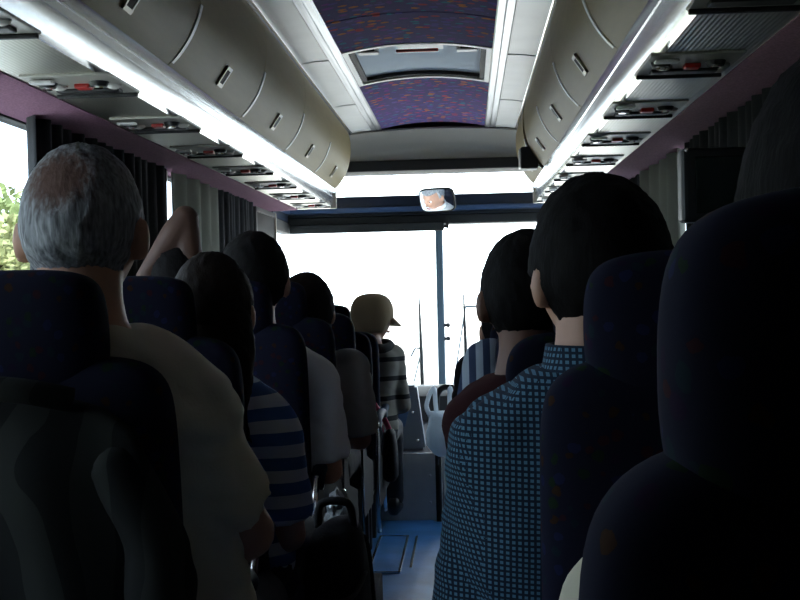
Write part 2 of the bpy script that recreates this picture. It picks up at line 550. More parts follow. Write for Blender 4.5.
for bx, spans in ((bxl, ((-.9, 1.8), (1.9, 4.93), (5.05, 6.92), (7.0, 8.558))), (bxr, ((-.9, 1.8), (1.9, 4.55), (4.72, 5.72), (5.8, 6.08), (6.2, 7.7), (7.8, 8.558)))):
    for y0, y1 in spans:
        bm = bmesh.new(); bx(bm, HW + .02, HW + .026, y0, y1, SILL, UN)
        struct('window_%d' % w, bm, MT['tinted']); w += 1
bm = bmesh.new(); box(bm, -HW - .05, HW + .05, YR - .05, YR, -.1, 2.5); struct('wall_back', bm, MT['wall'])
bm = bmesh.new(); box(bm, -HW - .05, HW + .05, YR, 5.39, 2.47, 2.5); box(bm, -HW - .05, HW + .05, 6.21, 8.0, 2.47, 2.5); box(bm, -HW - .05, -.31, 5.39, 6.21, 2.47, 2.5); box(bm, .31, HW + .05, 5.39, 6.21, 2.47, 2.5); box(bm, -HW - .05, HW + .05, 8.0, 8.65, 2.42, 2.47); struct('roof', bm, MT['wall'])

# ceiling ----------------------------------------------------------
CZ = 2.40
def arch(x): return CZ + .038 * (1 - (x / .354) ** 2)
def ceiling(y0, y1, z=0.0, t=.014):
    bm = bmesh.new()
    extrude_y(bm, [(-.354 + .708 * i / 16, arch(-.354 + .708 * i / 16) + z) for i in range(17)], y0, y1, t)
    struct('ceiling', bm, MT['ceiling'], True, 40)
ceiling(YR, 4.76); ceiling(4.775, 5.36); ceiling(6.24, 7.92)
bm = bmesh.new()
for a_, b_ in ((YR, 5.385), (6.215, 7.95)): extrude_y(bm, [(-.354 + .708 * i / 16, arch(-.354 + .708 * i / 16) + .02) for i in range(17)], a_, b_, .012)
struct('ceiling_backing', bm, MT['black'], True, 40)
for s in (-1, 1):
    bm = bmesh.new()
    P = [(.352, CZ - .004), (.358, CZ - .010), (.385, CZ - .012), (.388, CZ - .007), (.392, CZ - .012), (.422, CZ - .012), (.428, CZ - .005)]
    extrude_y(bm, [(s * a, b) for a, b in P], YR, 7.9, .01 * s)
    struct('trim_%d' % k, bm, MT['alustrip'], True, 30); k += 1
    js = [YR, .25, 1.57, 2.89, 4.21, 5.53, 6.85, 7.93]
    for a, b in zip(js, js[1:]):
        bm = bmesh.new()
        extrude_y(bm, [(s * .428, CZ - .004), (s * .50, CZ - .008), (s * .578, CZ - .02)], a + .004, b - .004, .01 * s)
        extrude_y(bm, [(s * .428, CZ - .008), (s * .50, CZ - .012), (s * .576, CZ - .0235)], b - .040, b - .006, .006 * s)
        struct('trim_%d' % k, bm, MT['panel'], True, 30); k += 1
    bm = bmesh.new()
    box(bm, min(s * .572, s * .60), max(s * .572, s * .60), YR, 7.93, CZ - .036, CZ - .016, .006)
    struct('trim_%d' % k, bm, MT['black']); k += 1
    bm = bmesh.new()
    box(bm, min(s * .558, s * .574), max(s * .558, s * .574), YR, 7.90, CZ - .030, CZ - .018, .005)
    struct('trim_%d' % k, bm, MT['chrome']); k += 1

# roof hatch
t = empty('roof_hatch', (0, 5.8, CZ))
tag(t, 'pale roof hatch in the middle of the patterned ceiling', 'roof hatch')
def hz(x): return .038 * (1 - (x / .354) ** 2)
def band(bm, x0, x1, y0, y1, dz, th=.012, n=14):
    extrude_y(bm, [(x0 + (x1 - x0) * i / n, hz(x0 + (x1 - x0) * i / n) + dz) for i in range(n + 1)], y0, y1, th)
bm = bmesh.new(); band(bm, -.305, .305, -.40, .40, .030, .01); build('panel', bm, MT['roof_light'], t, True, 40)
bm = bmesh.new()
band(bm, -.35, .35, -.44, -.405, -.004); band(bm, -.35, .35, .405, .44, -.004)
band(bm, -.35, -.325, -.405, .405, -.004, n=3); band(bm, .325, .35, -.405, .405, -.004, n=3)
build('frame', bm, MT['panel'], t, True, 40)
bm = bmesh.new()
band(bm, -.325, .325, .375, .405, .004, .02); band(bm, -.325, .325, -.405, -.39, .004, .02)
band(bm, -.325, -.30, -.39, .375, .004, .02, n=3); band(bm, .30, .325, -.39, .375, .004, .02, n=3)
build('gasket', bm, MT['rubber'], t, True, 40)
bm = bmesh.new(); band(bm, -.10, .12, -.37, -.19, .022, .006); hp = build('handle_plate', bm, MT['panel'], t, True, 40)
bm = bmesh.new(); box(bm, -.10, .10, -.372, -.352, .010, .024, .004); build('grip', bm, MT['red'], hp, False)
for sx in (-1, 1):
    bm = bmesh.new(); box(bm, sx * .235 - .05, sx * .235 + .05, -.36, -.30, .014, .05, .006); la = build('latch', bm, MT['white'], t, False)
    bm = bmesh.new(); box(bm, sx * .235 - .032, sx * .235 + .032, -.3655, -.356, .020, .044, .002); build('latch_insert', bm, MT['black'], la, False)

# luggage bins -----------------------------------------------------
DOOR = [(.578, 2.372), (.562, 2.33), (.555, 2.27), (.557, 2.20), (.571, 2.13), (.598, 2.065), (.635, 2.01), (.668, 1.977)]
DP = [(p.x, p.z) for p in curve_pts([(a, 0, b) for a, b in DOOR], 4)]
seams = [1.24, 2.32, 3.40, 4.48, 5.56, 6.64, 7.72]
def door_x(z):
    for (a, b), (c, d) in zip(DP, DP[1:]):
        if d <= z <= b: return a + (c - a) * (b - z) / max(1e-6, b - d)
    return DP[-1][0]
ORD = ['', 'nearest', 'second', 'third', 'fourth', 'fifth', 'farthest']
for s in (-1, 1):
    side = 'left' if s < 0 else 'right'
    for i, (a, b) in enumerate(zip(seams, seams[1:])):
        yc = (a + b) / 2; h = (b - a) / 2
        t = empty('luggage_bin', (s * .9, yc, UN + .1))
        nm = 'nearest' if i == 0 else ('farthest' if i == 5 else ORD[i + 1])
        tag(t, 'olive grey curved overhead luggage bin, %s from the camera along the %s side' % (nm, side), 'luggage bin', 'overhead luggage bins')
        def L(x, z): return (s * x - s * .9, z - UN - .1)
        g = .14 if (s > 0 and i == 5) else 0.0
        bm = bmesh.new(); extrude_y(bm, [L(*p) for p in DP], -h + .002 + g, h - .002, .016 * s)
        dr = build('door', bm, MT['bin'], t, True, 35)
        bm = bmesh.new()
        box(bm, min(s * (.70 - .9), s * (HW - .003 - .9)), max(s * (.70 - .9), s * (HW - .003 - .9)), -h, h, -.055 + .05, .45, .0)
        box(bm, min(s * (.60 - .9), s * (.71 - .9)), max(s * (.60 - .9), s * (.71 - .9)), -h, h, .30, .45)
        build('body', bm, MT['wall'], t, False)
        # bead on the seam's lower front end, its window highlight painted white
        bm = bmesh.new()
        zz = [1.985 + .17 * q / 10 for q in range(11)]
        prof = [L(door_x(z) - .004, z) for z in reversed(zz)]
        extrude_y(bm, prof, -h - .001 + g, -h + .024 + g, .008 * s)
        build('edge_trim', bm, MT['white'], t, True, 35)
        # latch
        z0, z1 = 2.005, 2.068
        def lp(z, off): return Vector((s * (door_x(z) - off - .9), 0, z - UN - .1))
        bm = bmesh.new()
        for (ya, yb, za, zb) in ((-.034, -.026, z0, z1), (.026, .034, z0, z1), (-.034, .034, z0, z0 + .010), (-.034, .034, z1 - .010, z1)):
            extrude_y(bm, [(lp(zb, .011).x, lp(zb, 0).z), (lp(za, .011).x, lp(za, 0).z)], ya, yb, .012 * s)
        lt = build('latch', bm, MT['beige'], dr, False)
        bm = bmesh.new(); extrude_y(bm, [(lp(z1 - .008, .008).x, lp(z1 - .008, 0).z), (lp(z0 + .008, .008).x, lp(z0 + .008, 0).z)], -.028, .028, .004 * s)
        # sub-part sits one level down, beside the latch frame
        build('latch_insert', bm, MT['dullblack'], dr, False)
        if i == 5:
            bm = bmesh.new()
            extrude_y(bm, [L(a_ + .02, b_) for a_, b_ in DP] + [L(1.14, 1.977), L(1.14, 2.372)], h - .006, h + .012, .005)
            bm.free()
            bm = bmesh.new()
            ring = [Vector((L(*p)[0], 0, L(*p)[1])) for p in DP] + [Vector((L(1.14, 1.977)[0], 0, L(1.14, 1.977)[1])), Vector((L(1.14, 2.372)[0], 0, L(1.14, 2.372)[1]))]
            r0 = [bm.verts.new(p + Vector((0, h - .006, 0))) for p in ring]; r1 = [bm.verts.new(p + Vector((0, h + .012, 0))) for p in ring]
            bm.faces.new(r0); bm.faces.new(r1)
            for j in range(len(ring)): bm.faces.new((r0[j], r0[(j + 1) % len(ring)], r1[(j + 1) % len(ring)], r1[j]))
            build('end_cap', bm, MT['bin'], t, False)
    # polished lip and ribbed underside
    P = [(.666, 1.976), (.667, 1.962), (.671, 1.945), (.675, 1.943), (.679, 1.925), (.676, 1.921), (.680, 1.900), (.686, 1.882), (.693, 1.866), (.700, 1.856), (.704, 1.851)]
    x = .705
    while x < .915:
        P += [(x, 1.850), (x + .0035, 1.8513), (x + .0065, 1.8513), (x + .010, 1.850)]
        x += .0115
    P += [(.925, 1.850)]
    for PP, m_ in ((P[:11], 'lipmetal'), (P[10:], 'alu')):
        bm = bmesh.new(); extrude_y(bm, [(s * a, b) for a, b in PP], YR, 7.76, .012 * s)
        struct('trim_%d' % k, bm, MT[m_], True, 28); k += 1
    bm = bmesh.new()
    extrude_y(bm, [(s * a, b) for a, b in ((.922, 1.847), (.94, 1.842), (1.00, 1.840), (1.09, 1.838), (1.149, 1.836))], YR, 7.72, .012 * s)
    struct('trim_%d' % k, bm, MT['purple'], True, 60); k += 1
    # closing end of the rack over the windscreen, a narrow polished cap
    bm = bmesh.new(); box(bm, min(s * .663, s * .96), max(s * .663, s * .96), 7.76, 7.775, 1.85, 1.975, .004)
    struct('trim_%d' % k, bm, MT['alu']); k += 1
    # reading light and air panels
    for i in range(8):
        y = 2.24 + .73 * i
        t = empty('service_panel', (s * .785, y, UN))
        nm = ['nearest', 'second', 'third', 'fourth', 'fifth', 'sixth', 'seventh', 'last'][i]
        tag(t, 'reading light and air vent panel, %s from the camera under the %s rack' % (nm, side), 'service panel', 'service panels under the racks')
        bm = bmesh.new()
        box(bm, -.115, .115, -.14, .14, -.006, 0.002, .003)
        build('plate', bm, MT['plate'], t, False)
        bm = bmesh.new(); box(bm, -.112, .112, .122, .136, -.016, -.004, .004); build('front_lip', bm, MT['black'], t, False)
        bm = bmesh.new(); box(bm, -.085, .085, .04, .085, -.014, -.005, .004); build('vent_bar', bm, MT['black'], t, False)
        for sx in (-.075, .06):
            bm = bmesh.new(); cyl(bm, (sx, -.045, -.005), (sx, -.045, -.018), .026, 20, .021); v = build('air_nozzle', bm, MT['black'], t, True, 40)
            bm = bmesh.new(); cyl(bm, (sx, -.045, -.017), (sx, -.045, -.023), .012, 16); build('nozzle_knob', bm, MT['chrome'], v, True, 40)
        for sx in (-.06, .085):
            bm = bmesh.new(); ball(bm, (sx, .0 if sx < 0 else -.0, -.006), .018, 16, 10, (1.2, 1, .7)); build('lamp', bm, MT['lens'], t)
        bm = bmesh.new(); box(bm, -.012, .028, -.03, .010, -.017, -.005, .004); build('call_button', bm, MT['red'], t, False)
        bm = bmesh.new(); box(bm, -.10, -.04, -.115, -.085, -.018, -.010, .004); build('switch', bm, MT['white'], t, False)

# small loudspeaker at the end of the right rack
t = empty('loudspeaker', (.585, 6.74, 2.03)); tag(t, 'small black loudspeaker with pale edge fixed at the front of the right bins', 'loudspeaker')
bm = bmesh.new(); box(bm, -.05, .05, -.07, .06, -.06, .07, .012); build('case', bm, MT['black'], t, False)
bm = bmesh.new(); box(bm, -.058, -.046, -.05, .05, -.05, .06, .004); build('grille', bm, MT['white'], t, False)

# front dome, header, windscreen --------------------------------------
def across(bm, prof, x0, x1, thick, sag=0.0, n=20):
    """(y, z) profile carried across the coach"""
    P = [Vector((0, a, b)) for a, b in prof]
    N = []
    for i in range(len(P)):
        d = (P[min(i + 1, len(P) - 1)] - P[max(i - 1, 0)]).normalized(); N.append(Vector((0, -d.z, d.y)))
    loop = P + [P[i] + N[i] * thick for i in range(len(P) - 1, -1, -1)]
    ring_loft(bm, [[p + Vector((x, 0, -sag * (x / .6) ** 2)) for p in loop] for x in [x0 + (x1 - x0) * q / n for q in range(n + 1)]])
bm = bmesh.new()
across(bm, [(7.92, 2.392), (7.96, 2.388), (8.08, 2.372), (8.2, 2.345), (8.28, 2.315), (8.305, 2.29), (8.31, 2.27), (8.315, 2.228)], -HW, HW, .012, .03)
struct('trim_%d' % k, bm, MT['dome'], True, 50); k += 1
bm = bmesh.new(); box(bm, -HW, HW, 8.30, 8.62, 2.148, 2.225, .01); box(bm, -HW, HW, 8.33, 8.62, 2.22, 2.46); struct('trim_%d' % k, bm, MT['rubber']); k += 1
bm = bmesh.new(); box(bm, -HW, HW, 8.46, 8.64, 1.80, 1.985, .02, 3); struct('wall_front_header', bm, MT['darkblue']); 
bm = bmesh.new(); box(bm, -HW, HW, 8.435, 8.47, 1.862, 1.902, .012, 3); struct('trim_%d' % k, bm, MT['bluebar']); k += 1
bm = bmesh.new(); box(bm, -HW, HW, 8.44, 8.62, 1.765, 1.835, .015, 3); box(bm, -HW, HW, 8.425, 8.45, 1.842, 1.848, .002); struct('trim_%d' % k, bm, MT['blind']); k += 1
for (x0, x1, z0, z1) in ((-HW, HW, 1.985, 2.15), (-HW, -.015, .50, 1.80), (.03, HW, .50, 1.80)):
    bm = bmesh.new(); box(bm, x0, x1, 8.56, 8.566, z0, z1); struct('window_%d' % w, bm, MT['glass']); w += 1
bm = bmesh.new(); box(bm, -.020, .036, 8.50, 8.60, .36, 1.80, .014, 3); struct('trim_%d' % k, bm, MT['greybar']); k += 1
bm = bmesh.new(); box(bm, -HW - .05, HW + .05, 8.52, 8.66, -.3, .50); struct('wall_front', bm, MT['wall'])
for s in (-1, 1):      # header and blind casing wrap round the corners of the screen
    for (x0, x1, z0, z1, m_) in ((1.10, 1.148, 1.80, 1.985, 'darkblue'), (1.085, 1.105, 1.862, 1.902, 'bluebar'), (1.09, 1.148, 1.715, 1.80, 'blind')):
        bm = bmesh.new(); box(bm, min(s * x0, s * x1), max(s * x0, s * x1), 7.78, 8.46, z0, z1, .008); struct('trim_%d' % k, bm, MT[m_]); k += 1
for z, nm in ((1.02, 'upper'), (.92, 'lower')):
    bm = bmesh.new(); cyl(bm, (.034, 8.5, z), (.058, 8.5, z), .012); ball(bm, (.062, 8.5, z), .017, 14, 10)
    o = build('clamp_knob', bm, MT['black']); tag(o, 'small black clamp knob on the windscreen pillar, %s of the two' % nm, 'knob')

# roller blind pulled a little way down on the left screen
t = empty('roller_blind', (-.50, 8.40, 1.75)); tag(t, 'black roller blind rolled up above the left half of the windscreen', 'blind')
bm = bmesh.new(); box(bm, -.585, .55, -.03, .02, -.036, .03, .012, 3); build('blind_roll', bm, MT['blind'], t, False)
bm = bmesh.new(); cyl(bm, (.55, -.005, -.005), (.578, -.005, -.005), .012); box(bm, .565, .585, -.02, .015, -.02, .06, .003); build('bracket', bm, MT['black'], t, False)
# interior mirror is aimed between the camera and the driver
DRV = Vector((-.80, 7.45, 1.30))
mp_ = Vector((.008, 8.2, 1.922))
nrm = ((Vector((CAMX, 0, CAMZ)) - mp_).normalized() + (DRV + Vector((.02, .0, -.13)) - mp_).normalized()).normalized()
t = empty('rear_view_mirror', mp_); tag(t, 'rear view mirror hanging from the windscreen header, the driver reflected in it', 'mirror')
q = nrm.to_track_quat('Y', 'Z'); t.rotation_mode = 'QUATERNION'; t.rotation_quaternion = q
bm = bmesh.new()
r = [sup(Vector((0, y_, 0)), X, Z, .135 * f_, .088 * f_, 40, 5) for y_, f_ in ((-.035, .7), (-.03, .9), (-.012, 1), (.0, 1), (.004, .985))]
ring_loft(bm, r); build('housing', bm, MT['black'], t, True, 40)
bm = bmesh.new(); vs = [bm.verts.new(p) for p in sup(Vector((0, .0055, 0)), X, Z, .125, .079, 40, 5)]; bm.faces.new(vs)
vs2 = [bm.verts.new(p) for p in sup(Vector((0, .0045, 0)), X, Z, .125, .079, 40, 5)]; bm.faces.new(vs2)
for j in range(40): bm.faces.new((vs[j], vs[(j + 1) % 40], vs2[(j + 1) % 40], vs2[j]))
build('mirror_glass', bm, mat('mirror_silver', (0.9, 0.95, 1.0), 0.015, 1.0), t, False)
qi = q.inverted()
bm = bmesh.new(); tube(bm, [qi @ Vector((0, .02, .02)), qi @ Vector((.01, .12, .06)), qi @ Vector((.02, .27, -.01))], .011); build('stalk', bm, MT['black'], t)

# curtains -----------------------------------------------------------
def curtain(bx_s, y0, y1, m, label, z0=SILL - .03, z1=UN - .006, waves=None, amp=.018, xo=1.085):
    n = max(12, int((y1 - y0) * 70))
    wv = waves or (y1 - y0) * 9
    bm = bmesh.new()
    rows = []
    rnd = random.Random(int(y0 * 100) + 7)
    ph = [rnd.uniform(0, 6.28) for _ in range(3)]
    for zi in range(7):
        z = z0 + (z1 - z0) * zi / 6
        row = []
        for j in range(n + 1):
            u = j / n
            xx = xo + amp * math.sin(u * wv * 2 * math.pi + ph[0] + .15 * math.sin(zi)) + amp * .4 * math.sin(u * wv * 4.7 + ph[1])
            row.append(Vector((bx_s * xx, y0 + (y1 - y0) * u, z)))
        rows.append(row)
    loops = [r_ + [p + Vector((bx_s * .006, 0, 0)) for p in reversed(r_)] for r_ in rows]
    ring_loft(bm, loops)
    o = build('curtain', bm, MT[m], None, True, 70)
    tag(o, label, 'curtain')
curtain(-1, -.9, .75, 'curtain', 'unseen charcoal curtain added across most of the rearmost left window to hold back light', waves=14)  # added out of view; its gap sets how much daylight reaches the seats
curtain(-1, 1.62, 1.98, 'curtain', 'narrow charcoal curtain gathered at the rear of the open left window', waves=5)
curtain(-1, 3.38, 4.92, 'curtain', 'charcoal curtain bunched ahead of the bright left window, behind the grey-haired man')
curtain(-1, 5.06, 5.98, 'curtain_pale', 'pale grey curtain glowing beside the raised elbow', waves=4)
curtain(-1, 5.98, 6.92, 'curtain', 'charcoal curtain ahead of the pale one on the left', waves=9)
curtain(1, -.9, 1.85, 'curtain', 'unseen charcoal curtain added over the rearmost right window to darken the rear')  # added out of view to keep daylight from the rear
curtain(1, 1.88, 4.58, 'curtain', 'long charcoal curtain closed behind the hanging monitor')
curtain(1, 4.72, 5.70, 'curtain_pale', 'pale grey curtain on the right wall below the rack', waves=4)
curtain(1, 5.80, 6.06, 'curtain', 'short dark curtain ahead of the right wall pillar', waves=4)
t = empty('side_blind', (-1.10, 7.38, 1.58)); tag(t, 'black framed blind drawn over the front left side window', 'blind')
bm = bmesh.new(); box(bm, -.015, .015, -.36, .36, -.30, .245, .006); build('blind_sheet', bm, MT['dullblack'], t, False)
bm = bmesh.new(); box(bm, .010, .024, -.36, .36, .215, .245, .004); box(bm, .010, .024, -.36, .36, -.30, -.27, .004); box(bm, .010, .024, -.36, -.33, -.30, .245, .004); build('blind_frame', bm, MT['black'], t, False)
bm = bmesh.new(); box(bm, -.01, .026, .355, .38, -.30, .245, .004); build('edge_strip', bm, MT['beige'], t, False)
bm = bmesh.new(); box(bm, -1.128, -1.10, 4.95, 5.03, 1.79, 1.84, .008); o = build('curtain_clip', bm, MT['white'], None, False); tag(o, 'pale clip at the top of the left window pillar', 'clip')
# ------------------------------------------------------------------ coach seats
def make_seat():
    """origin: platform level at the seat centre line, y = 0 at the rear of the head-rest; aisle side is +x"""
    t = empty('coach_seat')
    REC = .14
    def yc(z): return .055 + (1.205 - z) * REC
    bm = bmesh.new()
    R = []
    for z, w_, d_ in ((.40, .17, .03), (.41, .20, .05), (.45, .215, .06), (.60, .222, .062), (.80, .225, .060), (.95, .226, .057), (1.03, .225, .055), (1.06, .215, .050), (1.08, .194, .042), (1.092, .155, .026)):
        R.append(sup((0, yc(z), z), X, Y, w_, d_, 32, 3.6))
    ring_loft(bm, R)
    b = build('backrest', bm, MT['seat'], t)
    b.modifiers.new('sub', 'SUBSURF').levels = 2; b.modifiers['sub'].render_levels = 2
    # stitched panel and piping on the rear of the back, the pocket with its grip
    bm = bmesh.new()
    ring_loft(bm, [[Vector((x_, yc(z) - d_, z)) for x_, d_ in ((-.17, .058), (-.16, .068), (0, .072), (.16, .068), (.17, .058), (.16, .05), (0, .05), (-.16, .05))] for z in (.50, .51, .60, .70, .76, .775)])
    p = build('seat_pocket', bm, MT['shell'], t)
    bm = bmesh.new(); tube(bm, [(-.16, yc(.775) - .07, .775), (0, yc(.775) - .076, .772), (.16, yc(.775) - .07, .775)], .006, 8); build('pocket_rim', bm, MT['black'], p)
    bm = bmesh.new()
    R = []
    for z, w_, d_ in ((1.03, .12, .03), (1.04, .155, .05), (1.08, .166, .058), (1.12, .168, .06), (1.165, .167, .058), (1.188, .158, .05), (1.200, .138, .036), (1.207, .095, .018)):
        R.append(sup((0, yc(z), z), X, Y, w_, d_, 32, 3.2))
    ring_loft(bm, R)
    b = build('headrest', bm, MT['seat'], t)
    b.modifiers.new('sub', 'SUBSURF').levels = 2; b.modifiers['sub'].render_levels = 2
    bm = bmesh.new()
    R = []
    for y_, w_, d_, zz in ((.10, .17, .05, .42), (.12, .20, .065, .42), (.20, .215, .072, .415), (.40, .22, .075, .405), (.52, .218, .074, .41), (.575, .20, .062, .412), (.592, .16, .04, .415)):
        R.append(sup((0, y_, zz), X, Z, w_, d_, 32, 3.8))
    ring_loft(bm, R)
    build('cushion', bm, MT['seat'], t)
    bm = bmesh.new()
    box(bm, -.19, .19, .15, .52, .315, .345, .008); build('seat_pan', bm, MT['black'], t, False)
    for y_ in (.20, .47):
        bm = bmesh.new(); box(bm, -.16, -.12, y_ - .02, y_ + .02, .0, .325, .006); box(bm, .12, .16, y_ - .02, y_ + .02, .0, .325, .006)
        box(bm, -.17, .17, y_ - .015, y_ + .015, .29, .32, .004)
        build('leg', bm, MT['black'], t, False)
    # aisle end: a dark side shield with a bright metal edge and a hinged arm
    bm = bmesh.new()
    pr = [(.15, .30), (.10, .42), (.11, .60), (.145, .665), (.24, .64), (.30, .52), (.56, .46), (.58, .36), (.54, .29)]
    a = [bm.verts.new((.226, p_[0], p_[1])) for p_ in pr]; c = [bm.verts.new((.238, p_[0], p_[1])) for p_ in pr]
    bm.faces.new(a); bm.faces.new(c)
    for j in range(len(pr)): bm.faces.new((a[j], a[(j + 1) % len(pr)], c[(j + 1) % len(pr)], c[j]))
    sh = build('side_shield', bm, MT['dullblack'], t, False)
    bm = bmesh.new(); tube(bm, curve_pts([(.234, .16, .20), (.236, .085, .36), (.236, .068, .50), (.236, .078, .62), (.236, .12, .685)], 5), .0095, 8)
    build('edge_trim', bm, MT['chrome'], sh)
    bm = bmesh.new(); tube(bm, curve_pts([(.232, .16, .655), (.234, .22, .69), (.234, .36, .70), (.234, .46, .695), (.234, .49, .68)], 5), [.02] * 16 + [.022] * 4 + [.012], 14, 1.0)
    build('armrest', bm, MT['armrest'], t)
    return t

proto = make_seat(); kids(proto)
for o_ in list(COL.objects): kids(o_) if o_.parent and o_.parent == proto else None
LEFT_Y = [1.42, 2.08, 2.87, 3.52, 4.20, 4.88, 5.50]
RIGHT_Y = [.47, 1.20, 1.95, 2.68, 3.40, 4.10, 4.80]
ORDN = ['nearest', 'second', 'third', 'fourth', 'fifth', 'sixth', 'front']
used = False
def seat(x, y, z, mirror, label):
    global used
    if not used: o, used = proto, True
    else: o = copy_tree(proto)
    o.location = (x, y, z)
    if mirror: o.scale = (-1, 1, 1)
    tag(o, label, 'seat', 'coach seats')
    return o
def child(o, nm):
    return [c for c in KIDS.get(o.name, []) if c.name.split('.')[0] == nm][0]
for i, y in enumerate(LEFT_Y):
    z = .12 if i < 5 else (.025 if i == 5 else .0)
    o = seat((-.402, -.442, -.430, -.432, -.435, -.432, -.45)[i], y, z, False, ('dark flecked coach seat on the left aisle, %s row from the camera' % ORDN[i]) if i < 6 else 'low-backed dark seat at the very front of the left aisle')
    if i == 0: child(o, 'headrest').scale.x = .84
    if i == 6:
        h_ = child(o, 'headrest'); bpy.data.objects.remove(h_)
    if 0 <= i < 6:
        o = seat(-.905, y, z, False, 'dark flecked coach seat by the left windows, %s row from the camera' % ORDN[i]); o.scale.x = .9
        if i == 0: o.location.x = -.875
RX = [.488, .515, .50, .50, .50, .50, .50]
for i, y in enumerate(RIGHT_Y):
    o = seat(RX[i], y, .12 if i else .128, True, 'dark flecked coach seat on the right aisle, %s row from the camera' % ORDN[i])
    if i == 0: child(o, 'headrest').scale.x = 1.115
    if i == 1: child(o, 'headrest').scale.x = 1.05
    if i < 5:
        o = seat(.94, y, .12, True, 'dark flecked coach seat by the right windows, %s row from the camera' % ORDN[i]); o.scale.x = -.86

# ------------------------------------------------------------------ people
def to_mesh(o):
    dg = bpy.context.evaluated_depsgraph_get()
    dg.update()
    me = bpy.data.meshes.new_from_object(o.evaluated_get(dg))
    old = o.data
    o.modifiers.clear()
    o.data = me
    bpy.data.meshes.remove(old)
    for p in me.polygons: p.use_smooth = True
    return me

def fuse(name, bm, mats, parent, voxel, smooth=6, wob=0.0, wscale=14.0, seed=0, paint=None, folds=None):
    """one continuous skin out of overlapping volumes"""
    bmesh.ops.recalc_face_normals(bm, faces=bm.faces[:])
    o = build(name, bm, None, parent)
    md = o.modifiers.new('r', 'REMESH'); md.mode = 'VOXEL'; md.voxel_size = voxel; md.adaptivity = 0
    sm = o.modifiers.new('s', 'SMOOTH'); sm.factor = .5; sm.iterations = smooth
    me = to_mesh(o)
    me.materials.clear()
    for m in mats: me.materials.append(m)
    if wob:
        cos = [v.co.copy() for v in me.vertices]
        nos = [v.normal.copy() for v in me.vertices]
        out = []
        for c, n_ in zip(cos, nos):
            q = c * wscale + Vector((seed * 3.1, seed, 0))
            a = noise.noise(Vector((q.x, q.y, q.z * .6)))
            b_ = abs(noise.noise(Vector((q.x * .8 + 5, q.y * .8, q.z * 1.6 + q.x * .9))))
            c = c + n_ * (a * wob + (b_ - .25) * wob * 1.3)
            if folds: c = c + n_ * folds(c)
            out.extend(c)
        me.vertices.foreach_set('co', out)
        me.update()
    if paint:
        for p in me.polygons:
            p.material_index = paint(p.center)
    return o

def head_pt(d, hair=0.0):
    """head surface for a unit direction d (face to +y), human proportions, metres"""
    x, y, z = d
    rx, ry, rz = .0755, .098, .115
    sx = 1.0; sy = 1.0
    if z < 0:
        sx -= .26 * ss(0, .95, -z)
        if y < 0: sy -= .42 * ss(.15, .9, -z)
        else: sy -= .05 * ss(.4, 1, -z)
    sx += .05 * ss(.0, .8, z) * ss(.4, -.6, y)
    p = Vector((x * rx * sx, y * ry * sy, z * rz))
    if hair <= 0 and y > .2:
        g = lambda cx, cz, w_, h_: math.exp(-((x - cx) / w_) ** 2 - ((z - cz) / h_) ** 2)
        p.y += .024 * g(0, -.22, .11, .15) + .012 * g(0, .0, .07, .22)
        p.y += .006 * g(0, -.56, .20, .07) - .004 * g(0, -.68, .2, .05) + .010 * g(0, -.88, .28, .14)
        p.y += .006 * (g(.3, .22, .22, .08) + g(-.3, .22, .22, .08))
        p.y -= .011 * (g(.34, .06, .15, .11) + g(-.34, .06, .15, .11))
        p.y += .005 * (g(.45, -.18, .2, .16) + g(-.45, -.18, .2, .16))
    return p

def head_ball(bm, fn, Mx, seg=56, rng=40):
    rings = []
    top = bm.verts.new(Mx @ fn(Vector((0, 0, 1)))); bot = bm.verts.new(Mx @ fn(Vector((0, 0, -1))))
    for i in range(1, rng):
        th = math.pi * i / rng
        rings.append([bm.verts.new(Mx @ fn(Vector((math.sin(th) * math.cos(2 * math.pi * j / seg), math.sin(th) * math.sin(2 * math.pi * j / seg), math.cos(th))))) for j in range(seg)])
    for j in range(seg):
        bm.faces.new((top, rings[0][j], rings[0][(j + 1) % seg])); bm.faces.new((bot, rings[-1][(j + 1) % seg], rings[-1][j]))
    for a, b_ in zip(rings, rings[1:]):
        for j in range(seg): bm.faces.new((a[j], b_[j], b_[(j + 1) % seg], a[(j + 1) % seg]))

def hair_mask(kind):
    def short(d):
        x, y, z = d
        front = ss(.40, .62, z + .12 * abs(x)) if y > .15 else 1
        if y > .15: return ss(.46, .60, z)
        ear = ss(.28, .02, y)                 # 1 behind the ear
        low = -.62 if y < -.25 else (-.05 if y > -.02 else -.05 - .57 * (-.02 - y) / .23)
        return ss(low - .06, low + .08, z)
    def bald(d):
        x, y, z = d
        s_ = short(d)
        ang = math.acos(max(-1, min(1, Vector(d).dot(Vector((-.02, -.80, .60)).normalized()))))
        return s_ * (1 - .35 * ss(.6, .15, ang)) * (1 if y < .45 else ss(.75, .45, y))
    def long(d):
        x, y, z = d
        if y > .35: return ss(.50, .64, z)
        if y > .12: return ss(.0, .5, z + abs(x) * .2)
        return 1.0
    return {'short': short, 'bald': bald, 'long': long, 'bob': long}[kind]

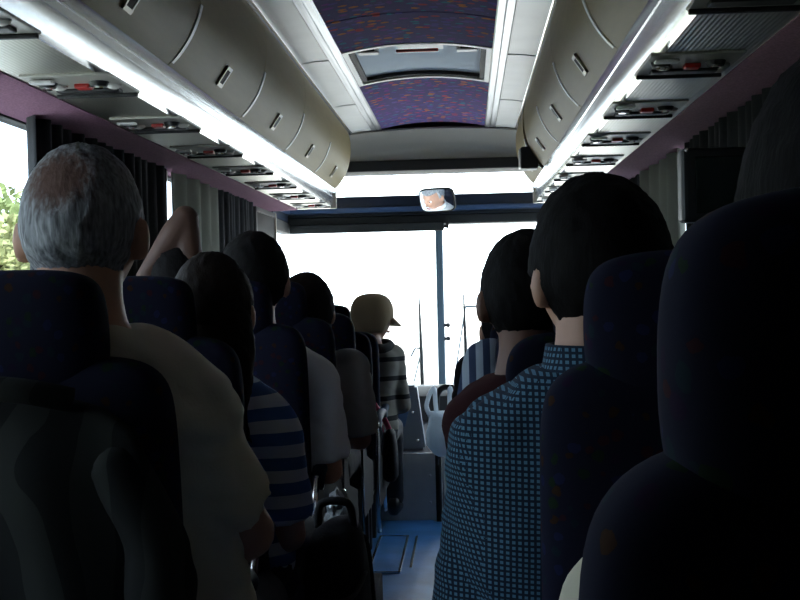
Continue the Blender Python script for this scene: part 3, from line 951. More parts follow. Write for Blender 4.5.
HAND_R = [.0088, .0085, .0080, .0070]
def hand(bm, wrist, direction, palm_n, side, curl=.6, s=1.0):
    """palm with four fingers of their own length and a thumb leaving the side of the palm"""
    d = Vector(direction).normalized(); n_ = Vector(palm_n); n_ = (n_ - d * n_.dot(d)).normalized()
    u = d.cross(n_) * side           # towards the thumb
    wv = Vector(wrist)
    ring_loft(bm, [sup(wv + d * (q * s), u, n_, a * s, b_ * s, 14, 2.6) for q, a, b_ in ((-.01, .024, .017), (.02, .030, .016), (.06, .041, .015), (.092, .042, .013), (.100, .036, .009))])
    for i, (off, ln) in enumerate(((.030, .074), (.0105, .082), (-.0105, .076), (-.030, .060))):
        p = wv + d * (.090 * s) + u * (off * s)
        P = [p - d * .02, p]
        a = .15
        dd = (d + u * off * 1.5).normalized()
        for f_, cc in ((.45, .35), (.32, .9), (.23, .6)):
            a += curl * cc
            P.append(P[-1] + (dd * math.cos(a) + n_ * math.sin(a)) * ln * f_ * s)
        r = .0088 * s * (1, 1.02, 1, .88)[i]
        tube(bm, P, [r, r, r * .98, r * .9, r * .72], 10)
    p = wv + d * (.028 * s) + u * (.026 * s)
    tube(bm, [p - u * .015, p, p + (u * .65 + d * .7 + n_ * .25).normalized() * .038 * s, p + (u * .65 + d * .7 + n_ * .25).normalized() * .038 * s + (d * .9 + u * .2 + n_ * .4).normalized() * .030 * s], [.013 * s, .013 * s, .010 * s, .0075 * s], 10)

def person(label, hip, head, shirt, skin='skin', hair='hair_black', kind='short', yaw_=0.0, tilt=0.0, nod=0.0, s=1.0, sleeve='short',
           arms=None, build_=1.0, collar=False, shoulders=None, hat=None, trousers='trouser', voxel=.0075, legs=True, headscale=1.0, group=None,
           hair_len=.0, puff=.012, twist=0.0, gender='m', sleeve_end=.62, shoulder_drop=0.0, wob=.005, neck=.128):
    """hip: middle of the seat contact; head: middle of the head, both in world space"""
    t = empty('person', hip)
    tag(t, label, 'person', group)
    hp = Vector(hip)
    H = Vector(head) - hp
    Rz = Matrix.Rotation(yaw_, 3, 'Z') @ Matrix.Rotation(tilt, 3, 'Y') @ Matrix.Rotation(nod, 3, 'X')
    hs = headscale
    MH = Matrix.Translation(H) @ Rz.to_4x4() @ Matrix.Scale(hs, 4)
    N = H + Vector((0, -.012, -neck * hs)) + Rz @ Vector((0, -.012, 0))      # base of the neck
    P0 = Vector((0, 0, .085))
    # spine, a soft S from pelvis to neck
    def spine(q):
        m = P0.lerp(N, q)
        return m + Vector((0, .012 * math.sin(math.pi * min(1, q)), 0))
    cr, sr = math.cos(twist), math.sin(twist)
    U = Vector((cr, sr, 0)); V = Vector((-sr, cr, 0))
    bw = build_ * s
    sh = .172 * bw if gender == 'm' else .152 * bw
    prof = [(0, .165, .115), (.12, .175, .125), (.30, .163, .120), (.48, .160, .118), (.64, .170, .118), (.78, .178, .112), (.87, .165, .098), (.94, .118, .078), (1.0, .066, .066)]
    if gender == 'f': prof = [(0, .170, .115), (.12, .178, .122), (.30, .150, .108), (.48, .142, .110), (.64, .152, .122), (.78, .158, .106), (.87, .146, .09), (.94, .10, .07), (1.0, .056, .058)]
    def torso(bm, g, top=1.0):
        ring_loft(bm, [sup(spine(q), U, V, a * bw + g, b_ * bw + g, 28, 2.3) for q, a, b_ in prof if q <= top])
    shs = []
    for sd in (-1, 1):
        c = spine(.86) + U * (sd * sh) + Vector((0, .0, -.012 - shoulder_drop))
        if shoulders and shoulders.get(sd): c = Vector(shoulders[sd]) - hp
        shs.append(c)
    arms = arms or {}
    A = {}
    for i, sd in enumerate((-1, 1)):
        el = arms.get(('e', sd)); wr = arms.get(('w', sd))
        e = Vector(el) - hp if el else shs[i] + Vector((sd * .045, .06, -.285 * s))
        w_ = Vector(wr) - hp if wr else Vector((sd * .10, .30, .17)) 
        A[sd] = (shs[i], e, w_)
    # body -------------------------------------------------------
    bm = bmesh.new()
    head_ball(bm, lambda d: head_pt(d), MH)
    for sd in (-1, 1):                                              # ears
        ec = Vector((sd * .077, -.008, -.012))
        rr = []
        for q, a in ((-.014, .010), (-.006, .017), (.004, .019), (.012, .016), (.016, .008)):
            rr.append(sup(ec + Vector((sd * (q * .9 + .002), -q * .9, 0)), Vector((.35 * sd, -.2, .05)).normalized().cross(Vector((0, 0, 1))).normalized(), Z, a * .85, a * 1.75, 14))
        rr = [[MH @ p_ for p_ in r_] for r_ in rr]
        ring_loft(bm, rr)
    nb = MH @ Vector((0, -.022, -.055))
    tube(bm, [N + Vector((0, 0, -.07)), N, N.lerp(nb, .5), nb], [.075 * s, .063 * s, .056 * s, .056 * s], 20)
    torso(bm, -.010)
    for sd in (-1, 1):
        S_, E_, W_ = A[sd]
        ball(bm, S_, .058 * s)
        tube(bm, [S_, S_.lerp(E_, .35), S_.lerp(E_, .8), E_], [.054 * s, .050 * s, .042 * s, .040 * s], 16)
        tube(bm, [E_, E_.lerp(W_, .25), E_.lerp(W_, .7), W_], [.040 * s, .043 * s, .032 * s, .026 * s], 16)
        ball(bm, E_, .041 * s)
        dd = (W_ - E_).normalized()
        hand(bm, W_, arms.get(('d', sd), dd + Vector((0, .3, -.1))), arms.get(('n', sd), Vector((0, -.2, -1))), -sd if True else sd, arms.get(('c', sd), .55), s)
    KN = {}
    for sd in (-1, 1):
        hj = Vector((sd * .095 * s, .02, .085)); kn = Vector((sd * .115, .43 * s, .075)); an = Vector((sd * .115, .40 * s, -.345))
        KN[sd] = (hj, kn, an)
        if legs:
            tube(bm, [hj, hj.lerp(kn, .5), kn], [.070 * s, .060 * s, .050 * s], 16)
            ball(bm, kn, .050 * s)
            tube(bm, [kn, kn.lerp(an, .35), an, an + Vector((0, 0, -.02))], [.047 * s, .048 * s, .034 * s, .034 * s], 16)
    fuse('body', bm, [MT[skin]], t, voxel, 4)
    # face
    for sd in (-1, 1):
        bm = bmesh.new()
        c = MH @ Vector((sd * .031, .079, .008))
        ball(bm, c, .0125 * hs, 16, 12)
        e_ = build('eye', bm, [MT['eyewhite'], MT['iris']], t)
        fdir = Rz @ Vector((0, 1, 0))
        for p_ in e_.data.polygons:
            if (p_.center - c).normalized().dot(fdir) > .86: p_.material_index = 1
    bm = bmesh.new()
    tube(bm, [MH @ Vector((x_, .0985 - 8.5 * x_ * x_ - .0, -.0625 + .8 * x_ * x_)) for x_ in (-.024, -.016, -.008, 0, .008, .016, .024)], [.002, .0045, .0062, .006, .0062, .0045, .002], 8)
    build('lips', bm, MT['lip'], t)
    # hair -------------------------------------------------------
    if kind:
        mk = hair_mask(kind)
        th = {'short': puff, 'bald': .008, 'long': puff, 'bob': puff}[kind]
        sd_ = (hash_(label) % 97) * .37
        def hf(d):
            p_ = head_pt(d, 1)
            m = mk(d)
            nn = Vector((d.x / .0755, d.y / .098, d.z / .115)).normalized()
            th_ = th * (.30 + .70 * ss(-.62, .05, d.z)) if kind in ('short', 'bald') else th
            f = noise.noise(d * 6 + Vector((sd_, 0, 0))) * .0022 + noise.noise(Vector((d.x * 40, d.y * 40, d.z * 7 + sd_))) * .0020
            return p_ + nn * (m * (th_ + f) - (1 - m) * .012)
        bm = bmesh.new(); head_ball(bm, hf, MH, 96, 72)
        hm_ = MT[hair]
        if kind == 'bald': hm_ = balding('thinning_grey_hair', MH @ (head_pt(Vector((-.06, -.80, .59)).normalized(), 1) * 1.08), .048)
        ho = build('hair', bm, hm_, t)
        if hair_len:
            bm = bmesh.new()
            head_ball(bm, lambda d: head_pt(d, 1) * (1.04 if mk(d) > .5 else .9), MH, 40, 30)
            Hh = MH @ Vector((0, -.03, 0))
            rows = []
            for q in range(9):
                f = q / 8
                c = Hh.lerp(spine(.80) + Vector((0, -.055, 0)), min(1, f * 1.0)) if f < .55 else Hh.lerp(spine(.80) + Vector((0, -.075, 0)), f)
                c = c + Vector((0, -.02 * math.sin(f * math.pi), -hair_len * max(0, f - .9)))
                wdt = .086 + .018 * math.sin(f * math.pi)
                rows.append(sup(c, (Rz @ X).lerp(U, f), (Rz @ Y).lerp(V, f), wdt * hs, .070 - .022 * f, 28, 2.2))
            ring_loft(bm, rows)
            md_ = bm
            # locks that break the lower edge
            rr_ = random.Random(5)
            for _ in range(16):
                a = rr_.uniform(-1, 1)
                c0 = spine(.88) + U * (a * .078) + Vector((0, -.075 + rr_.uniform(-.01, .01), .04))
                tube(bm, [c0, c0 + Vector((a * .01, -.012, -.07)), c0 + Vector((a * .02 + rr_.uniform(-.012, .012), -.012, -.12 - rr_.uniform(0, .07)))], [.014, .013, .004], 8)
            lo = fuse('hair_length', bm, [MT[hair]], t, .008, 5, .004, 30, sd_)
            lo.parent = ho
    # shirt ------------------------------------------------------
    bm = bmesh.new()
    torso(bm, .010, .97)
    ring_loft(bm, [sup(spine(q), U, V, a * bw + .010, b_ * bw + .012, 28, 2.2) for q, a, b_ in ((.88, .150, .09), (.94, .118, .080), (.985, .082, .074), (1.005, .066, .066))])
    for sd in (-1, 1):
        S_, E_, W_ = A[sd]
        ball(bm, S_ + Vector((0, 0, -.004)), .070 * s)
        inner = spine(.80) + U * (sd * sh * .55)
        tube(bm, [inner, S_], [.075 * s, .070 * s], 16)
        if sleeve == 'short':
            e1 = S_.lerp(E_, sleeve_end)
            tube(bm, [S_, S_.lerp(E_, sleeve_end * .5), e1], [.068 * s, .069 * s, .072 * s], 20)
        else:
            tube(bm, [S_, S_.lerp(E_, .5), E_], [.066 * s, .060 * s, .055 * s], 20)
            ball(bm, E_, .055 * s)
            tube(bm, [E_, E_.lerp(W_, .5), E_.lerp(W_, .94)], [.055 * s, .050 * s, .039 * s], 20)
    if sleeve == 'long': pass
    so = fuse('shirt', bm, [MT[shirt]], t, .010, 5, wob, 12, hash_(label) % 50)
    if collar:
        bm = bmesh.new()
        rows = []
        for q, r_ in ((-.045, .086), (-.02, .076), (.012, .069), (.030, .066), (.030, .060), (.0, .060), (-.04, .07)):
            rows.append(sup(N + Vector((0, -.006 + .15 * q * 0, q)), U, V, r_ * s, r_ * s * 1.02, 28))
        ring_loft(bm, rows, cap=False)
        co = build('collar', bm, MT[shirt], t); co.parent = so
    # trousers and shoes --------------------------------------------
    bm = bmesh.new()
    ring_loft(bm, [sup(spine(q), U, V, a * bw + .014, b_ * bw + .014, 24, 2.3) for q, a, b_ in ((-.08, .13, .10), (0, .168, .118), (.10, .174, .122))])
    for sd in (-1, 1):
        hj, kn, an = KN[sd]
        tube(bm, [hj, hj.lerp(kn, .5), kn], [.088 * s, .076 * s, .064 * s], 18)
        ball(bm, kn, .064 * s)
        tube(bm, [kn, kn.lerp(an, .4), an.lerp(kn, .02)], [.062 * s, .060 * s, .056 * s], 18)
    if legs: fuse('trousers', bm, [MT[trousers]], t, .012, 5, .004, 12, 3)
    else: bm.free()
    if legs:
        for sd in (-1, 1):
            hj, kn, an = KN[sd]
            bm = bmesh.new()
            zf = an.z - .045
            ring_loft(bm, [sup(Vector((an.x, an.y + q, zf + h_)), X, Z, a, b_, 18, 2.6) for q, a, b_, h_ in ((-.065, .024, .028, .03), (-.045, .034, .05, .042), (0, .037, .055, .044), (.07, .042, .036, .024), (.13, .044, .028, .016), (.17, .034, .020, .010), (.18, .018, .012, .008))])
            build('shoe', bm, MT['shoe'], t)
    if hat:
        hat(t, MH)
    return t

def hash_(s_):
    h = 0
    for ch in s_: h = (h * 31 + ord(ch)) % 1000003
    return h
# ------------------------------------------------------------------ who sits where
CT = .62   # cushion top over the ground in the raised rows
def P_(x, y, z): return (x, y, z)
# left of the aisle
person('grey-haired balding man in cream T-shirt, seen from behind at left', (-.335, 1.80, .60), (-.333, 1.62, 1.383), 'cream_shirt', hair='hair_grey', kind='bald',
       s=1.06, build_=1.12, headscale=1.03, neck=.135, puff=.010, arms={('e', 1): (-.135, 1.76, .92), ('w', 1): (-.26, 2.0, .83), ('e', -1): (-.60, 1.83, .95), ('w', -1): (-.44, 2.02, .83)}, sleeve_end=.74, wob=.011,
       shoulders={1: (-.215, 1.60, 1.125), -1: (-.53, 1.64, 1.125)})
person('long-haired woman in blue and white striped top, left aisle', (-.33, 2.44, .60), (-.312, 2.34, 1.252), 'stripe_shirt', hair='hair_brown', kind='long', hair_len=.06,
       s=.94, build_=.92, gender='f', puff=.014, shoulders={1: (-.195, 2.33, 1.005), -1: (-.46, 2.36, 1.005)}, arms={('e', 1): (-.175, 2.40, .78), ('w', 1): (-.22, 2.62, .74)}, sleeve_end=.80, headscale=.97)
person('person by the left windows with bare elbow raised behind the head', (-.72, 3.28, .60), (-.655, 3.40, 1.325), 'black_shirt', skin='skin_dark', kind='short', s=.98, gender='m', puff=.014,
       arms={('e', 1): (-.62, 3.38, 1.515), ('w', 1): (-.74, 3.33, 1.335), ('d', 1): (.5, .15, -.12), ('n', 1): (0, 1, -.2), ('c', 1): .2}, shoulders={1: (-.60, 3.36, 1.20)}, sleeve_end=.25)
person('dark-haired person in white short-sleeved shirt, head highest against the left windscreen edge', (-.37, 3.22, .60), (-.350, 3.02, 1.320), 'white_shirt', shoulders={1: (-.205, 3.07, 1.055), -1: (-.54, 3.06, 1.05)}, arms={('e', 1): (-.18, 3.14, .80)}, kind='short', hair='hair_black', build_=.9, s=1.0, puff=.016, headscale=1.03, sleeve_end=.85, wob=.008)
person('brown-haired person in grey short-sleeved shirt leaning into the aisle beyond the white shirt', (-.37, 3.86, .60), (-.315, 3.74, 1.222), 'grey_shirt', hair='hair_brown', kind='long', hair_len=.0, s=.97, gender='f', puff=.018,
       shoulders={1: (-.178, 3.73, 1.04), -1: (-.50, 3.72, 1.04)}, build_=.9, arms={('e', 1): (-.155, 3.80, .80)}, sleeve_end=.9)

def soft_hat(t, MH):
    bm = bmesh.new()
    rows = [[MH @ (p + Vector((0, 0, max(0, .006 + z * .05 - p.z) * ss(-.01, .05, p.y)))) for p in sup((0, -.004 - .05 * max(0, -z), z), X, Y, r_ * .98, r_ * 1.10, 36)] for z, r_ in ((-.062, .096), (-.05, .103), (.0, .107), (.045, .108), (.08, .103), (.108, .090), (.128, .070), (.139, .042), (.142, .012))]
    ring_loft(bm, rows)
    c = build('hat', bm, MT['hat'], t)
    bm = bmesh.new()                                  # soft peak at the front
    rows = []
    for q in range(13):
        a = math.pi * (.16 + .68 * q / 12)
        ca, sa = math.cos(a), math.sin(a)
        dp = .045 * math.sin(math.pi * q / 12) + .004
        rows.append([MH @ p for p in (Vector((ca * .103, sa * .112, .012)), Vector((ca * (.105 + dp), sa * (.114 + dp), -.012 - dp * .35)), Vector((ca * (.104 + dp), sa * (.113 + dp), -.020 - dp * .35)), Vector((ca * .102, sa * .110, .000)))])
    ring_loft(bm, rows)
    b_ = build('peak', bm, MT['hat'], t); b_.parent = c
t = person('person in soft tan peaked hat and striped knit top, foremost on the left', (-.33, 5.90, .46), (-.275, 5.86, 1.135), 'knit', hair='hair_grey', kind='short', s=.93, gender='f', yaw_=-.85, hat=soft_hat, sleeve='long',
       shoulders={1: (-.178, 5.88, .955), -1: (-.42, 5.93, .95)}, arms={('e', 1): (-.145, 5.93, .70), ('w', 1): (-.20, 6.12, .66)}, twist=-.35, headscale=.98)
bm = bmesh.new()
rows = []
for k_ in range(28):
    a = 2 * math.pi * k_ / 28
    c = Vector((.085 * math.cos(a), .08 * math.sin(a), .012 * math.sin(2 * a)))
    n_ = Vector((math.cos(a), math.sin(a), 0))
    rows.append(sup(c, n_, Z, .026 + .004 * math.sin(5 * a), .03, 12))
ring_loft(bm, rows, closed=True)
sc = build('scarf', bm, MT['scarf'], t); sc.location = (.052, -.055, .54)

# right of the aisle
person('dark-haired man in blue checked shirt, large at right of the aisle', (.385, 1.55, .60), (.370, 1.385, 1.302), 'check_shirt', skin='skin', kind='short', hair='hair_black', s=1.06, build_=1.0, headscale=.93, neck=.118, puff=.016, yaw_=.30, collar=True,
       shoulders={-1: (.258, 1.46, 1.075), 1: (.57, 1.46, 1.09)}, arms={('e', -1): (.218, 1.50, .78), ('w', -1): (.26, 1.76, .72)}, sleeve_end=.86, wob=.009)
person('short-haired man in dark maroon top, second on the right aisle', (.345, 2.27, .60), (.322, 2.10, 1.268), 'maroon_shirt', skin='skin_tan', kind='short', hair='hair_black', s=1.03, build_=.86, headscale=1.02, puff=.010, yaw_=.15,
       shoulders={-1: (.25, 2.12, 1.055), 1: (.48, 2.12, 1.07)}, arms={('e', -1): (.245, 2.2, .78)}, sleeve='long')
person('person in grey and navy striped shirt hidden beyond the maroon top', (.37, 3.02, .60), (.40, 2.86, 1.19), 'navy_stripe', kind='short', s=.98, shoulders={-1: (.262, 2.88, 1.10), 1: (.54, 2.88, 1.05)}, puff=.012)
person('person in black leaning out beyond the striped shirt, right aisle', (.33, 3.72, .60), (.34, 3.56, 1.16), 'black_shirt', kind='short', s=.98, shoulders={-1: (.235, 3.58, 1.03), 1: (.47, 3.58, 1.03)}, sleeve='long')
person('person with dark hair above the nearest right seat, close to the camera', (.47, .80, .60), (.478, .72, 1.315), 'cream_shirt', kind='short', hair='hair_black', s=1.02, puff=.022, legs=True,
       shoulders={-1: (.338, .78, 1.06), 1: (.66, .72, 1.05)}, arms={('e', -1): (.322, .86, .83), ('w', -1): (.40, 1.02, .80)}, sleeve='long', voxel=.0075)
# driver, low behind the left passengers, seen in the mirror
person('grey-haired driver in white shirt at the wheel, reflected in the mirror', (-.80, 7.42, .80 - .24), (-.80, 7.45, 1.215), 'white_shirt', hair='hair_grey', kind='short', s=.93,
       arms={('e', -1): (-1.02, 7.58, .82), ('e', 1): (-.58, 7.58, .82), ('w', -1): (-.93, 7.76, .86), ('w', 1): (-.67, 7.76, .86), ('d', -1): (0, 1, .3), ('d', 1): (0, 1, .3), ('c', -1): 1.1, ('c', 1): 1.1}, collar=True)

# ------------------------------------------------------------------ carried things
# jacket hung over the nearest left seat
def jacket():
    t = empty('jacket', (-.36, 1.43, 1.10)); tag(t, 'grey jacket with wavy dark stripes hung on the nearest left seat back', 'jacket')
    o = Vector((-.36, 1.43, 1.10))
    bm = bmesh.new()
    def seaty(z): return 1.42 + .055 + (1.325 - z) * .14 - .062
    rows = []
    for z, x0, x1, dp in ((1.165, -.50, -.30, .012), (1.150, -.575, -.245, .03), (1.12, -.62, -.205, .045), (1.06, -.645, -.182, .06), (.99, -.65, -.158, .068), (.92, -.655, -.142, .07), (.82, -.66, -.138, .07), (.72, -.66, -.14, .065), (.60, -.655, -.145, .055), (.585, -.64, -.16, .03)):
        cy = seaty(z) - dp * .5 - .004
        cx, hw = (x0 + x1) / 2, (x1 - x0) / 2
        r = []
        for p in sup((cx, cy, z), X, Y, hw, dp * .62, 72, 3.0):
            if p.y < cy:
                p.y += -.012 * math.sin(p.x * 34 + z * 6) * ss(1.17, 1.05, z) + .010 * noise.noise(Vector((p.x * 9, z * 7, 3)))
            r.append(p - o)
        rows.append(r)
    ring_loft(bm, rows)
    build('jacket_body', bm, MT['jacket'], t)
    bm = bmesh.new()
    tube(bm, [Vector(q) - o for q in curve_pts([(-.25, 1.425, 1.09), (-.195, 1.42, 1.01), (-.178, 1.415, .93), (-.18, 1.41, .80), (-.185, 1.42, .68)], 5)], [.03] + [.042] * 8 + [.046] * 8 + [.05] * 4, 16)
    m_ = fuse('sleeve', bm, [MT['jacket']], t, .009, 3, .008, 11, 2)
    bm = bmesh.new()
    tube(bm, [Vector(q) - o for q in curve_pts([(-.52, 1.40, 1.165), (-.47, 1.375, 1.178), (-.40, 1.37, 1.182), (-.33, 1.375, 1.176), (-.28, 1.40, 1.162)], 5)], .016, 12)
    build('collar', bm, MT['jacket'], t)
jacket()

# backpack on the aisle floor
def backpack():
    t = empty('backpack', (-.098, 2.62, 0)); tag(t, 'black backpack standing in the aisle against the left seats', 'backpack')
    bm = bmesh.new()
    rows = [sup((0, .0, z), X, Y, a, b_, 32, 3) for z, a, b_ in ((.0, .06, .10), (.01, .075, .125), (.15, .080, .14), (.35, .080, .145), (.52, .076, .135), (.62, .066, .115), (.68, .048, .085), (.70, .02, .04))]
    ring_loft(bm, rows); fuse('bag_body', bm, [MT['pack']], t, .012, 3, .008, 9, 4)
    bm = bmesh.new(); ring_loft(bm, [sup((0, -.13, z), X, Y, a, b_, 24, 3) for z, a, b_ in ((.06, .045, .02), (.07, .06, .04), (.20, .064, .05), (.32, .060, .045), (.38, .05, .02))]); build('front_pocket', bm, MT['pack'], t)
    bm = bmesh.new(); tube(bm, curve_pts([(-.04, -.02, .685), (-.03, -.03, .735), (.03, -.03, .735), (.04, -.02, .685)], 5), .009, 8); build('grab_loop', bm, MT['pack'], t)
    for sx in (-.045, .045):
        bm = bmesh.new(); tube(bm, curve_pts([(sx, .10, .64), (sx * 1.1, .16, .58), (sx * 1.3, .185, .40), (sx * 1.2, .165, .20), (sx, .13, .10)], 4), .016, 10, .45); build('shoulder_strap', bm, MT['pack'], t)
    bm = bmesh.new(); tube(bm, curve_pts([(-.07, -.06, .60), (-.04, -.12, .56), (.04, -.12, .56), (.07, -.06, .60)], 5), .005, 8); build('zip', bm, MT['black'], t)
    t.scale = (1, 1, 1.1)
backpack()
def crumple(bm, c, sc, seed, amp=.3, n=4):
    tb = bmesh.new(); bmesh.ops.create_icosphere(tb, subdivisions=n, radius=1.0)
    for v in tb.verts:
        d = v.co.normalized()
        f = 1 + amp * noise.noise(d * 2.2 + Vector((seed, 0, 0))) + amp * .6 * abs(noise.noise(d * 5.5 + Vector((0, seed, 0))))
        v.co = Vector((d.x * sc[0], d.y * sc[1], d.z * sc[2])) * f + Vector(c)
    merge(bm, tb)
clear = mat('clear_wrapping', (.55, .58, .60), .12, .6, spec=.9)
bm = bmesh.new(); crumple(bm, (-.125, 2.86, .73), (.03, .05, .055), 3.3, .45); crumple(bm, (-.10, 2.88, .665), (.03, .04, .05), 7.7, .5)
o = build('plastic_wrapper', bm, clear, None, False); tag(o, 'shiny crumpled clear wrapper beside the backpack in the aisle', 'wrapper')

# pink strap hanging by the front left seats
t = empty('shoulder_bag', (-.165, 5.38, .42)); tag(t, 'dark shoulder bag on bright pink strap by the front left seats', 'bag')
bm = bmesh.new(); tube(bm, curve_pts([(-.13, .06, .40), (-.085, .03, .345), (-.03, .0, .27), (.0, -.02, .21)], 5), .013, 10, .4); build('strap', bm, MT['pink'], t)
bm = bmesh.new(); ring_loft(bm, [sup((-.0, -.02, z), X, Y, a, b_, 20, 3) for z, a, b_ in ((-.02, .02, .06), (.0, .035, .10), (.12, .035, .10), (.20, .025, .08), (.22, .01, .05))]); build('bag_body', bm, MT['pack'], t)

# ------------------------------------------------------------------ the front of the coach
t = empty('console', (-.25, 6.62, .36)); tag(t, 'blue-grey sloping console box on the raised front floor', 'console')
bm = bmesh.new()
pr = [(.200, .003), (.155, .375), (-.16, .375), (-.16, .003)]
a = [bm.verts.new((x_, 0, z)) for x_, z in pr]; b_ = [bm.verts.new((x_ - .01, .30, z)) for x_, z in pr]
bm.faces.new(a); bm.faces.new(b_)
for j in range(4): bm.faces.new((a[j], a[(j + 1) % 4], b_[(j + 1) % 4], b_[j]))
bmesh.ops.bevel(bm, geom=bm.edges[:], offset=.012, segments=2, affect='EDGES')
build('body', bm, MT['greybox'], t, False)
bm = bmesh.new(); pr = [(.125, .31), (.085, .14), (.045, .14), (.05, .31)]
a = [bm.verts.new((x_, -.006, z)) for x_, z in pr]; b_ = [bm.verts.new((x_, .004, z)) for x_, z in pr]
bm.faces.new(a); bm.faces.new(b_)
for j in range(4): bm.faces.new((a[j], a[(j + 1) % 4], b_[(j + 1) % 4], b_[j]))
build('side_pocket', bm, MT['bluebar'], t, False)
bm = bmesh.new(); box(bm, -.10, .03, -.006, .004, .17, .33, .004); build('side_vent', bm, MT['black'], t, False)
bm = bmesh.new(); ball(bm, (.13, -.004, .22), .010, 12, 8); ball(bm, (.155, -.004, .06), .010, 12, 8); build('screw', bm, MT['chrome'], t)

t = empty('grab_rail', (.085, 6.33, 0)); tag(t, 'dark arched grab rail by the entrance with carrier bag hanging from it', 'grab rail')
bm = bmesh.new(); tube(bm, curve_pts([(-.055, 0, .0), (-.056, 0, .3), (-.058, 0, .62), (-.054, 0, .70), (-.025, 0, .742), (.03, 0, .745), (.065, 0, .705), (.07, 0, .62), (.07, 0, .3), (.07, 0, 0)], 5), .0165, 14); build('rail', bm, MT['black'], t)
for sx in (-.055, .07):
    bm = bmesh.new(); cyl(bm, (sx, 0, 0), (sx, 0, .012), .032, 20); build('flange', bm, MT['chrome'], t, True, 40)
t = empty('carrier_bag', (.055, 6.29, .38)); tag(t, 'white translucent plastic carrier bag hanging from the arched grab rail', 'carrier bag')
bm = bmesh.new()
rows = []
for q, (z, a, b_) in enumerate(((.0, .03, .02), (.012, .06, .035), (.06, .088, .05), (.12, .095, .052), (.17, .085, .042), (.21, .080, .032), (.245, .078, .028))):
    r = sup((.01, -.045, z), X, Y, a, b_, 48, 2.2)
    r = [p + Vector(((p - Vector((.01, -.045, z))) * (.20 * noise.noise(Vector((p.x * 34, p.y * 34, z * 18)))))) for p in r]
    rows.append(r)
for i_ in range(len(rows) - 1, 0, -1):
    z = rows[i_][0].z
    rows.append([Vector((.01, -.045, p.z)) + (p - Vector((.01, -.045, p.z))) * .97 for p in rows[i_]])
ring_loft(bm, rows, cap=True); build('bag_sack', bm, MT['polybag'], t)
for sx in (-.045, .055):
    for oy in (-.062, -.03):
        bm = bmesh.new(); tube(bm, curve_pts([(sx - .015, oy, .22), (sx - .01 + (0 if sx > 0 else -.025), oy + .01, .28), (sx * .9, .018 if oy > -.05 else -.03, .36 + .01), (sx + .015, oy + .01, .28), (sx + .02, oy, .22)], 5), .012, 10, .3); build('handle', bm, MT['polybag'], t)
bm = bmesh.new(); crumple(bm, (.035, -.045, .075), (.055, .03, .055), 1.7, .25, 3); build('contents', bm, MT['white'], t)

# driver's place, hidden behind the left passengers
bm = bmesh.new()
across(bm, [(8.50, .52), (8.30, .60), (8.12, .60), (8.04, .54), (8.02, .37)], -HW + .06, .55, .01)
o = build('dashboard', bm, MT['black'], None, True, 40); tag(o, 'black dashboard below the windscreen in front of the driver', 'dashboard')
t = empty('steering_wheel', (-.80, 7.86, .86)); tag(t, 'black steering wheel in front of the driver', 'steering wheel')
ax = Vector((0, -.55, .8)).normalized(); u_ = X; v_ = ax.cross(X)
bm = bmesh.new(); ring_loft(bm, [sup((u_ * math.cos(a) + v_ * math.sin(a)) * .20, (u_ * math.cos(a) + v_ * math.sin(a)), ax, .014, .014, 10) for a in [2 * math.pi * q / 36 for q in range(36)]], closed=True); build('rim', bm, MT['black'], t)
for a in (.3, 2.84, -1.57):
    bm = bmesh.new(); tube(bm, [Vector((0, 0, 0)), (u_ * math.cos(a) + v_ * math.sin(a)) * .20], .012, 8); build('spoke', bm, MT['black'], t)
bm = bmesh.new(); tube(bm, [ax * .02, -ax * .28], [.05, .03], 16); build('column', bm, MT['black'], t)
t = empty('driver_seat', (-.80, 7.12, .36)); tag(t, 'dark driver seat on the raised front floor', 'seat')
bm = bmesh.new(); ring_loft(bm, [sup((0, .02 + (.78 - z) * .10, z), X, Y, a, b_, 28, 3.5) for z, a, b_ in ((.16, .16, .03), (.2, .21, .055), (.5, .22, .058), (.62, .19, .052), (.66, .13, .03))]); build('backrest', bm, MT['shell'], t)
bm = bmesh.new(); ring_loft(bm, [sup((0, y_, .145), X, Z, a, b_, 28, 3.5) for y_, a, b_ in ((.10, .17, .03), (.14, .22, .055), (.45, .22, .055), (.55, .18, .03))]); build('cushion', bm, MT['shell'], t)
bm = bmesh.new(); box(bm, -.14, .14, .15, .48, .0, .10, .01); build('pedestal', bm, MT['black'], t, False)

# monitor hanging from the right rack
t = empty('monitor', (.955, 2.95, 1.545)); tag(t, 'dark hanging video monitor under the right luggage rack', 'monitor')
bm = bmesh.new(); box(bm, -.198, .185, -.02, .05, -.102, .085, .014, 3); box(bm, -.12, .12, .045, .11, -.08, .065, .02, 2); build('casing', bm, MT['black'], t, False)
bm = bmesh.new(); box(bm, -.165, .165, -.0235, -.0185, -.080, .062, .003); build('screen', bm, MT['screen'], t, False)
bm = bmesh.new(); box(bm, .13, .185, .03, .06, .08, .293, .006); build('bracket', bm, MT['black'], t, False)
bm = bmesh.new(); ball(bm, (-.185, -.022, .078), .006, 12, 8); build('corner_stud', bm, MT['chrome'], t)

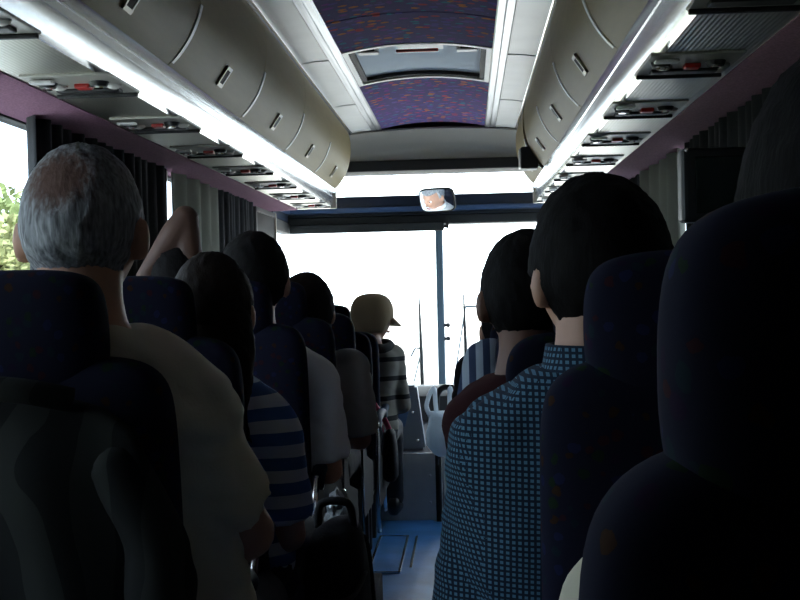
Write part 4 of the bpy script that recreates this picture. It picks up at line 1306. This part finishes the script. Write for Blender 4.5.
# wipers outside the screens
def wiper(x, z0, z1, label, arm):
    t = empty('wiper', (x, 8.70, z0)); tag(t, label, 'wiper', 'windscreen wipers')
    bm = bmesh.new(); tube(bm, [(0, 0, 0), (-.004, 0, (z1 - z0) * .5), (-.012, 0, z1 - z0)], [.016, .016, .006], 8); build('blade', bm, MT['black'], t)
    bm = bmesh.new(); tube(bm, arm, .008, 8); tube(bm, [(arm[0][0], arm[0][1], arm[0][2]), (-.17, .02, -.12)], .006, 8); build('wiper_arm', bm, MT['greybar'], t)
wiper(-.145, .30, 1.23, 'thin upright wiper left of the windscreen pillar', [(-.0, .0, .54), (-.05, .02, .545), (-.085, .02, .48)])
wiper(.192, .30, 1.245, 'thin upright wiper right of the windscreen pillar', [(.0, 0, .85), (.08, .02, .852), (.16, .02, .85)])

# ------------------------------------------------------------------ outside
bm = bmesh.new(); box(bm, -60, 60, -40, 160, -1.0, -.9); o = struct('ground', bm, MT['road'])
bm = bmesh.new(); box(bm, -70, -8.5, -20, 90, -.9, -.86); o = struct('ground_verge', bm, MT['field'])
def tree(x, y, h, r, m, seed, label):
    t = empty('tree', (x, y, -.87)); tag(t, label, 'tree', 'roadside trees')
    rd = random.Random(seed)
    bm = bmesh.new(); tube(bm, curve_pts([(0, 0, 0), (.05, .03, h * .3), (-.04, .05, h * .6), (.02, 0, h * .85)], 3), [.13 - .011 * q for q in range(10)], 10)
    for q in range(5):
        a = rd.uniform(0, 6.28); z = h * rd.uniform(.3, .6)
        tube(bm, [(0, 0, z), (math.cos(a) * r * .35, math.sin(a) * r * .35, z + h * .15), (math.cos(a) * r * .6, math.sin(a) * r * .6, z + h * .22)], [.05, .035, .015], 8)
    build('trunk', bm, MT['bark'], t)
    bm = bmesh.new()
    lobes = [(rd.uniform(-.5, .5) * r, rd.uniform(-.5, .5) * r, h * rd.uniform(.35, .8), r * rd.uniform(.45, .7)) for _ in range(9)]
    for _ in range(2600):
        lx, ly, lz, lr = rd.choice(lobes)
        d = Vector((rd.gauss(0, 1), rd.gauss(0, 1), rd.gauss(0, 1))).normalized() * lr * rd.uniform(.6, 1.02)
        p = Vector((lx, ly, lz)) + d
        if p.z < .1: p.z = .1
        if p.z > h: p.z = h - rd.uniform(0, .3)
        a = Vector((rd.gauss(0, 1), rd.gauss(0, 1), rd.gauss(0, 1))).normalized(); b2 = a.orthogonal().normalized(); s_ = rd.uniform(.10, .19)
        bm.faces.new([bm.verts.new(p + a * s_), bm.verts.new(p + b2 * s_ * .55), bm.verts.new(p - a * s_), bm.verts.new(p - b2 * s_ * .55)])
    build('foliage', bm, m, t, False)
TR = [(-12.2, 29, 4.6, 1.7, 'leaf2', 'pale yellow-green bush at the very edge of the left window'), (-13.0, 32.5, 5.4, 1.9, 'leaf', 'green roadside tree outside the left window'), (-14.5, 36.5, 5.6, 2.1, 'leaf2', 'yellow-green tree behind the first ones outside the left window'), (-12.4, 25.0, 4.8, 1.8, 'leaf', 'nearest green tree outside the left window'), (-13.4, 21.5, 5.0, 1.9, 'leaf2', 'rearmost bushy tree outside the left window')]
for i, (x_, y_, h_, r_, m_, l_) in enumerate(TR): tree(x_, y_, h_, r_, MT[m_], i + 3, l_)
# made-up low rail standing in for faint unidentified shapes far ahead
t = empty('stand_in_rail', (-4.2, 41, -.9)); tag(t, 'pale rail standing in for faint shapes far ahead, washed out in the glare beyond the windscreen', 'guard rail')
for z in (.34, .62):
    bm = bmesh.new(); box(bm, -2.4, 2.3, -.03, .03, z - .05, z + .05, .015); build('rail_bar', bm, MT['steel'], t, False)
for x_ in (-2.2, -.75, .7, 2.2):
    bm = bmesh.new(); box(bm, x_ - .04, x_ + .04, .03, .11, 0, .72, .01); build('post', bm, MT['steel'], t, False)
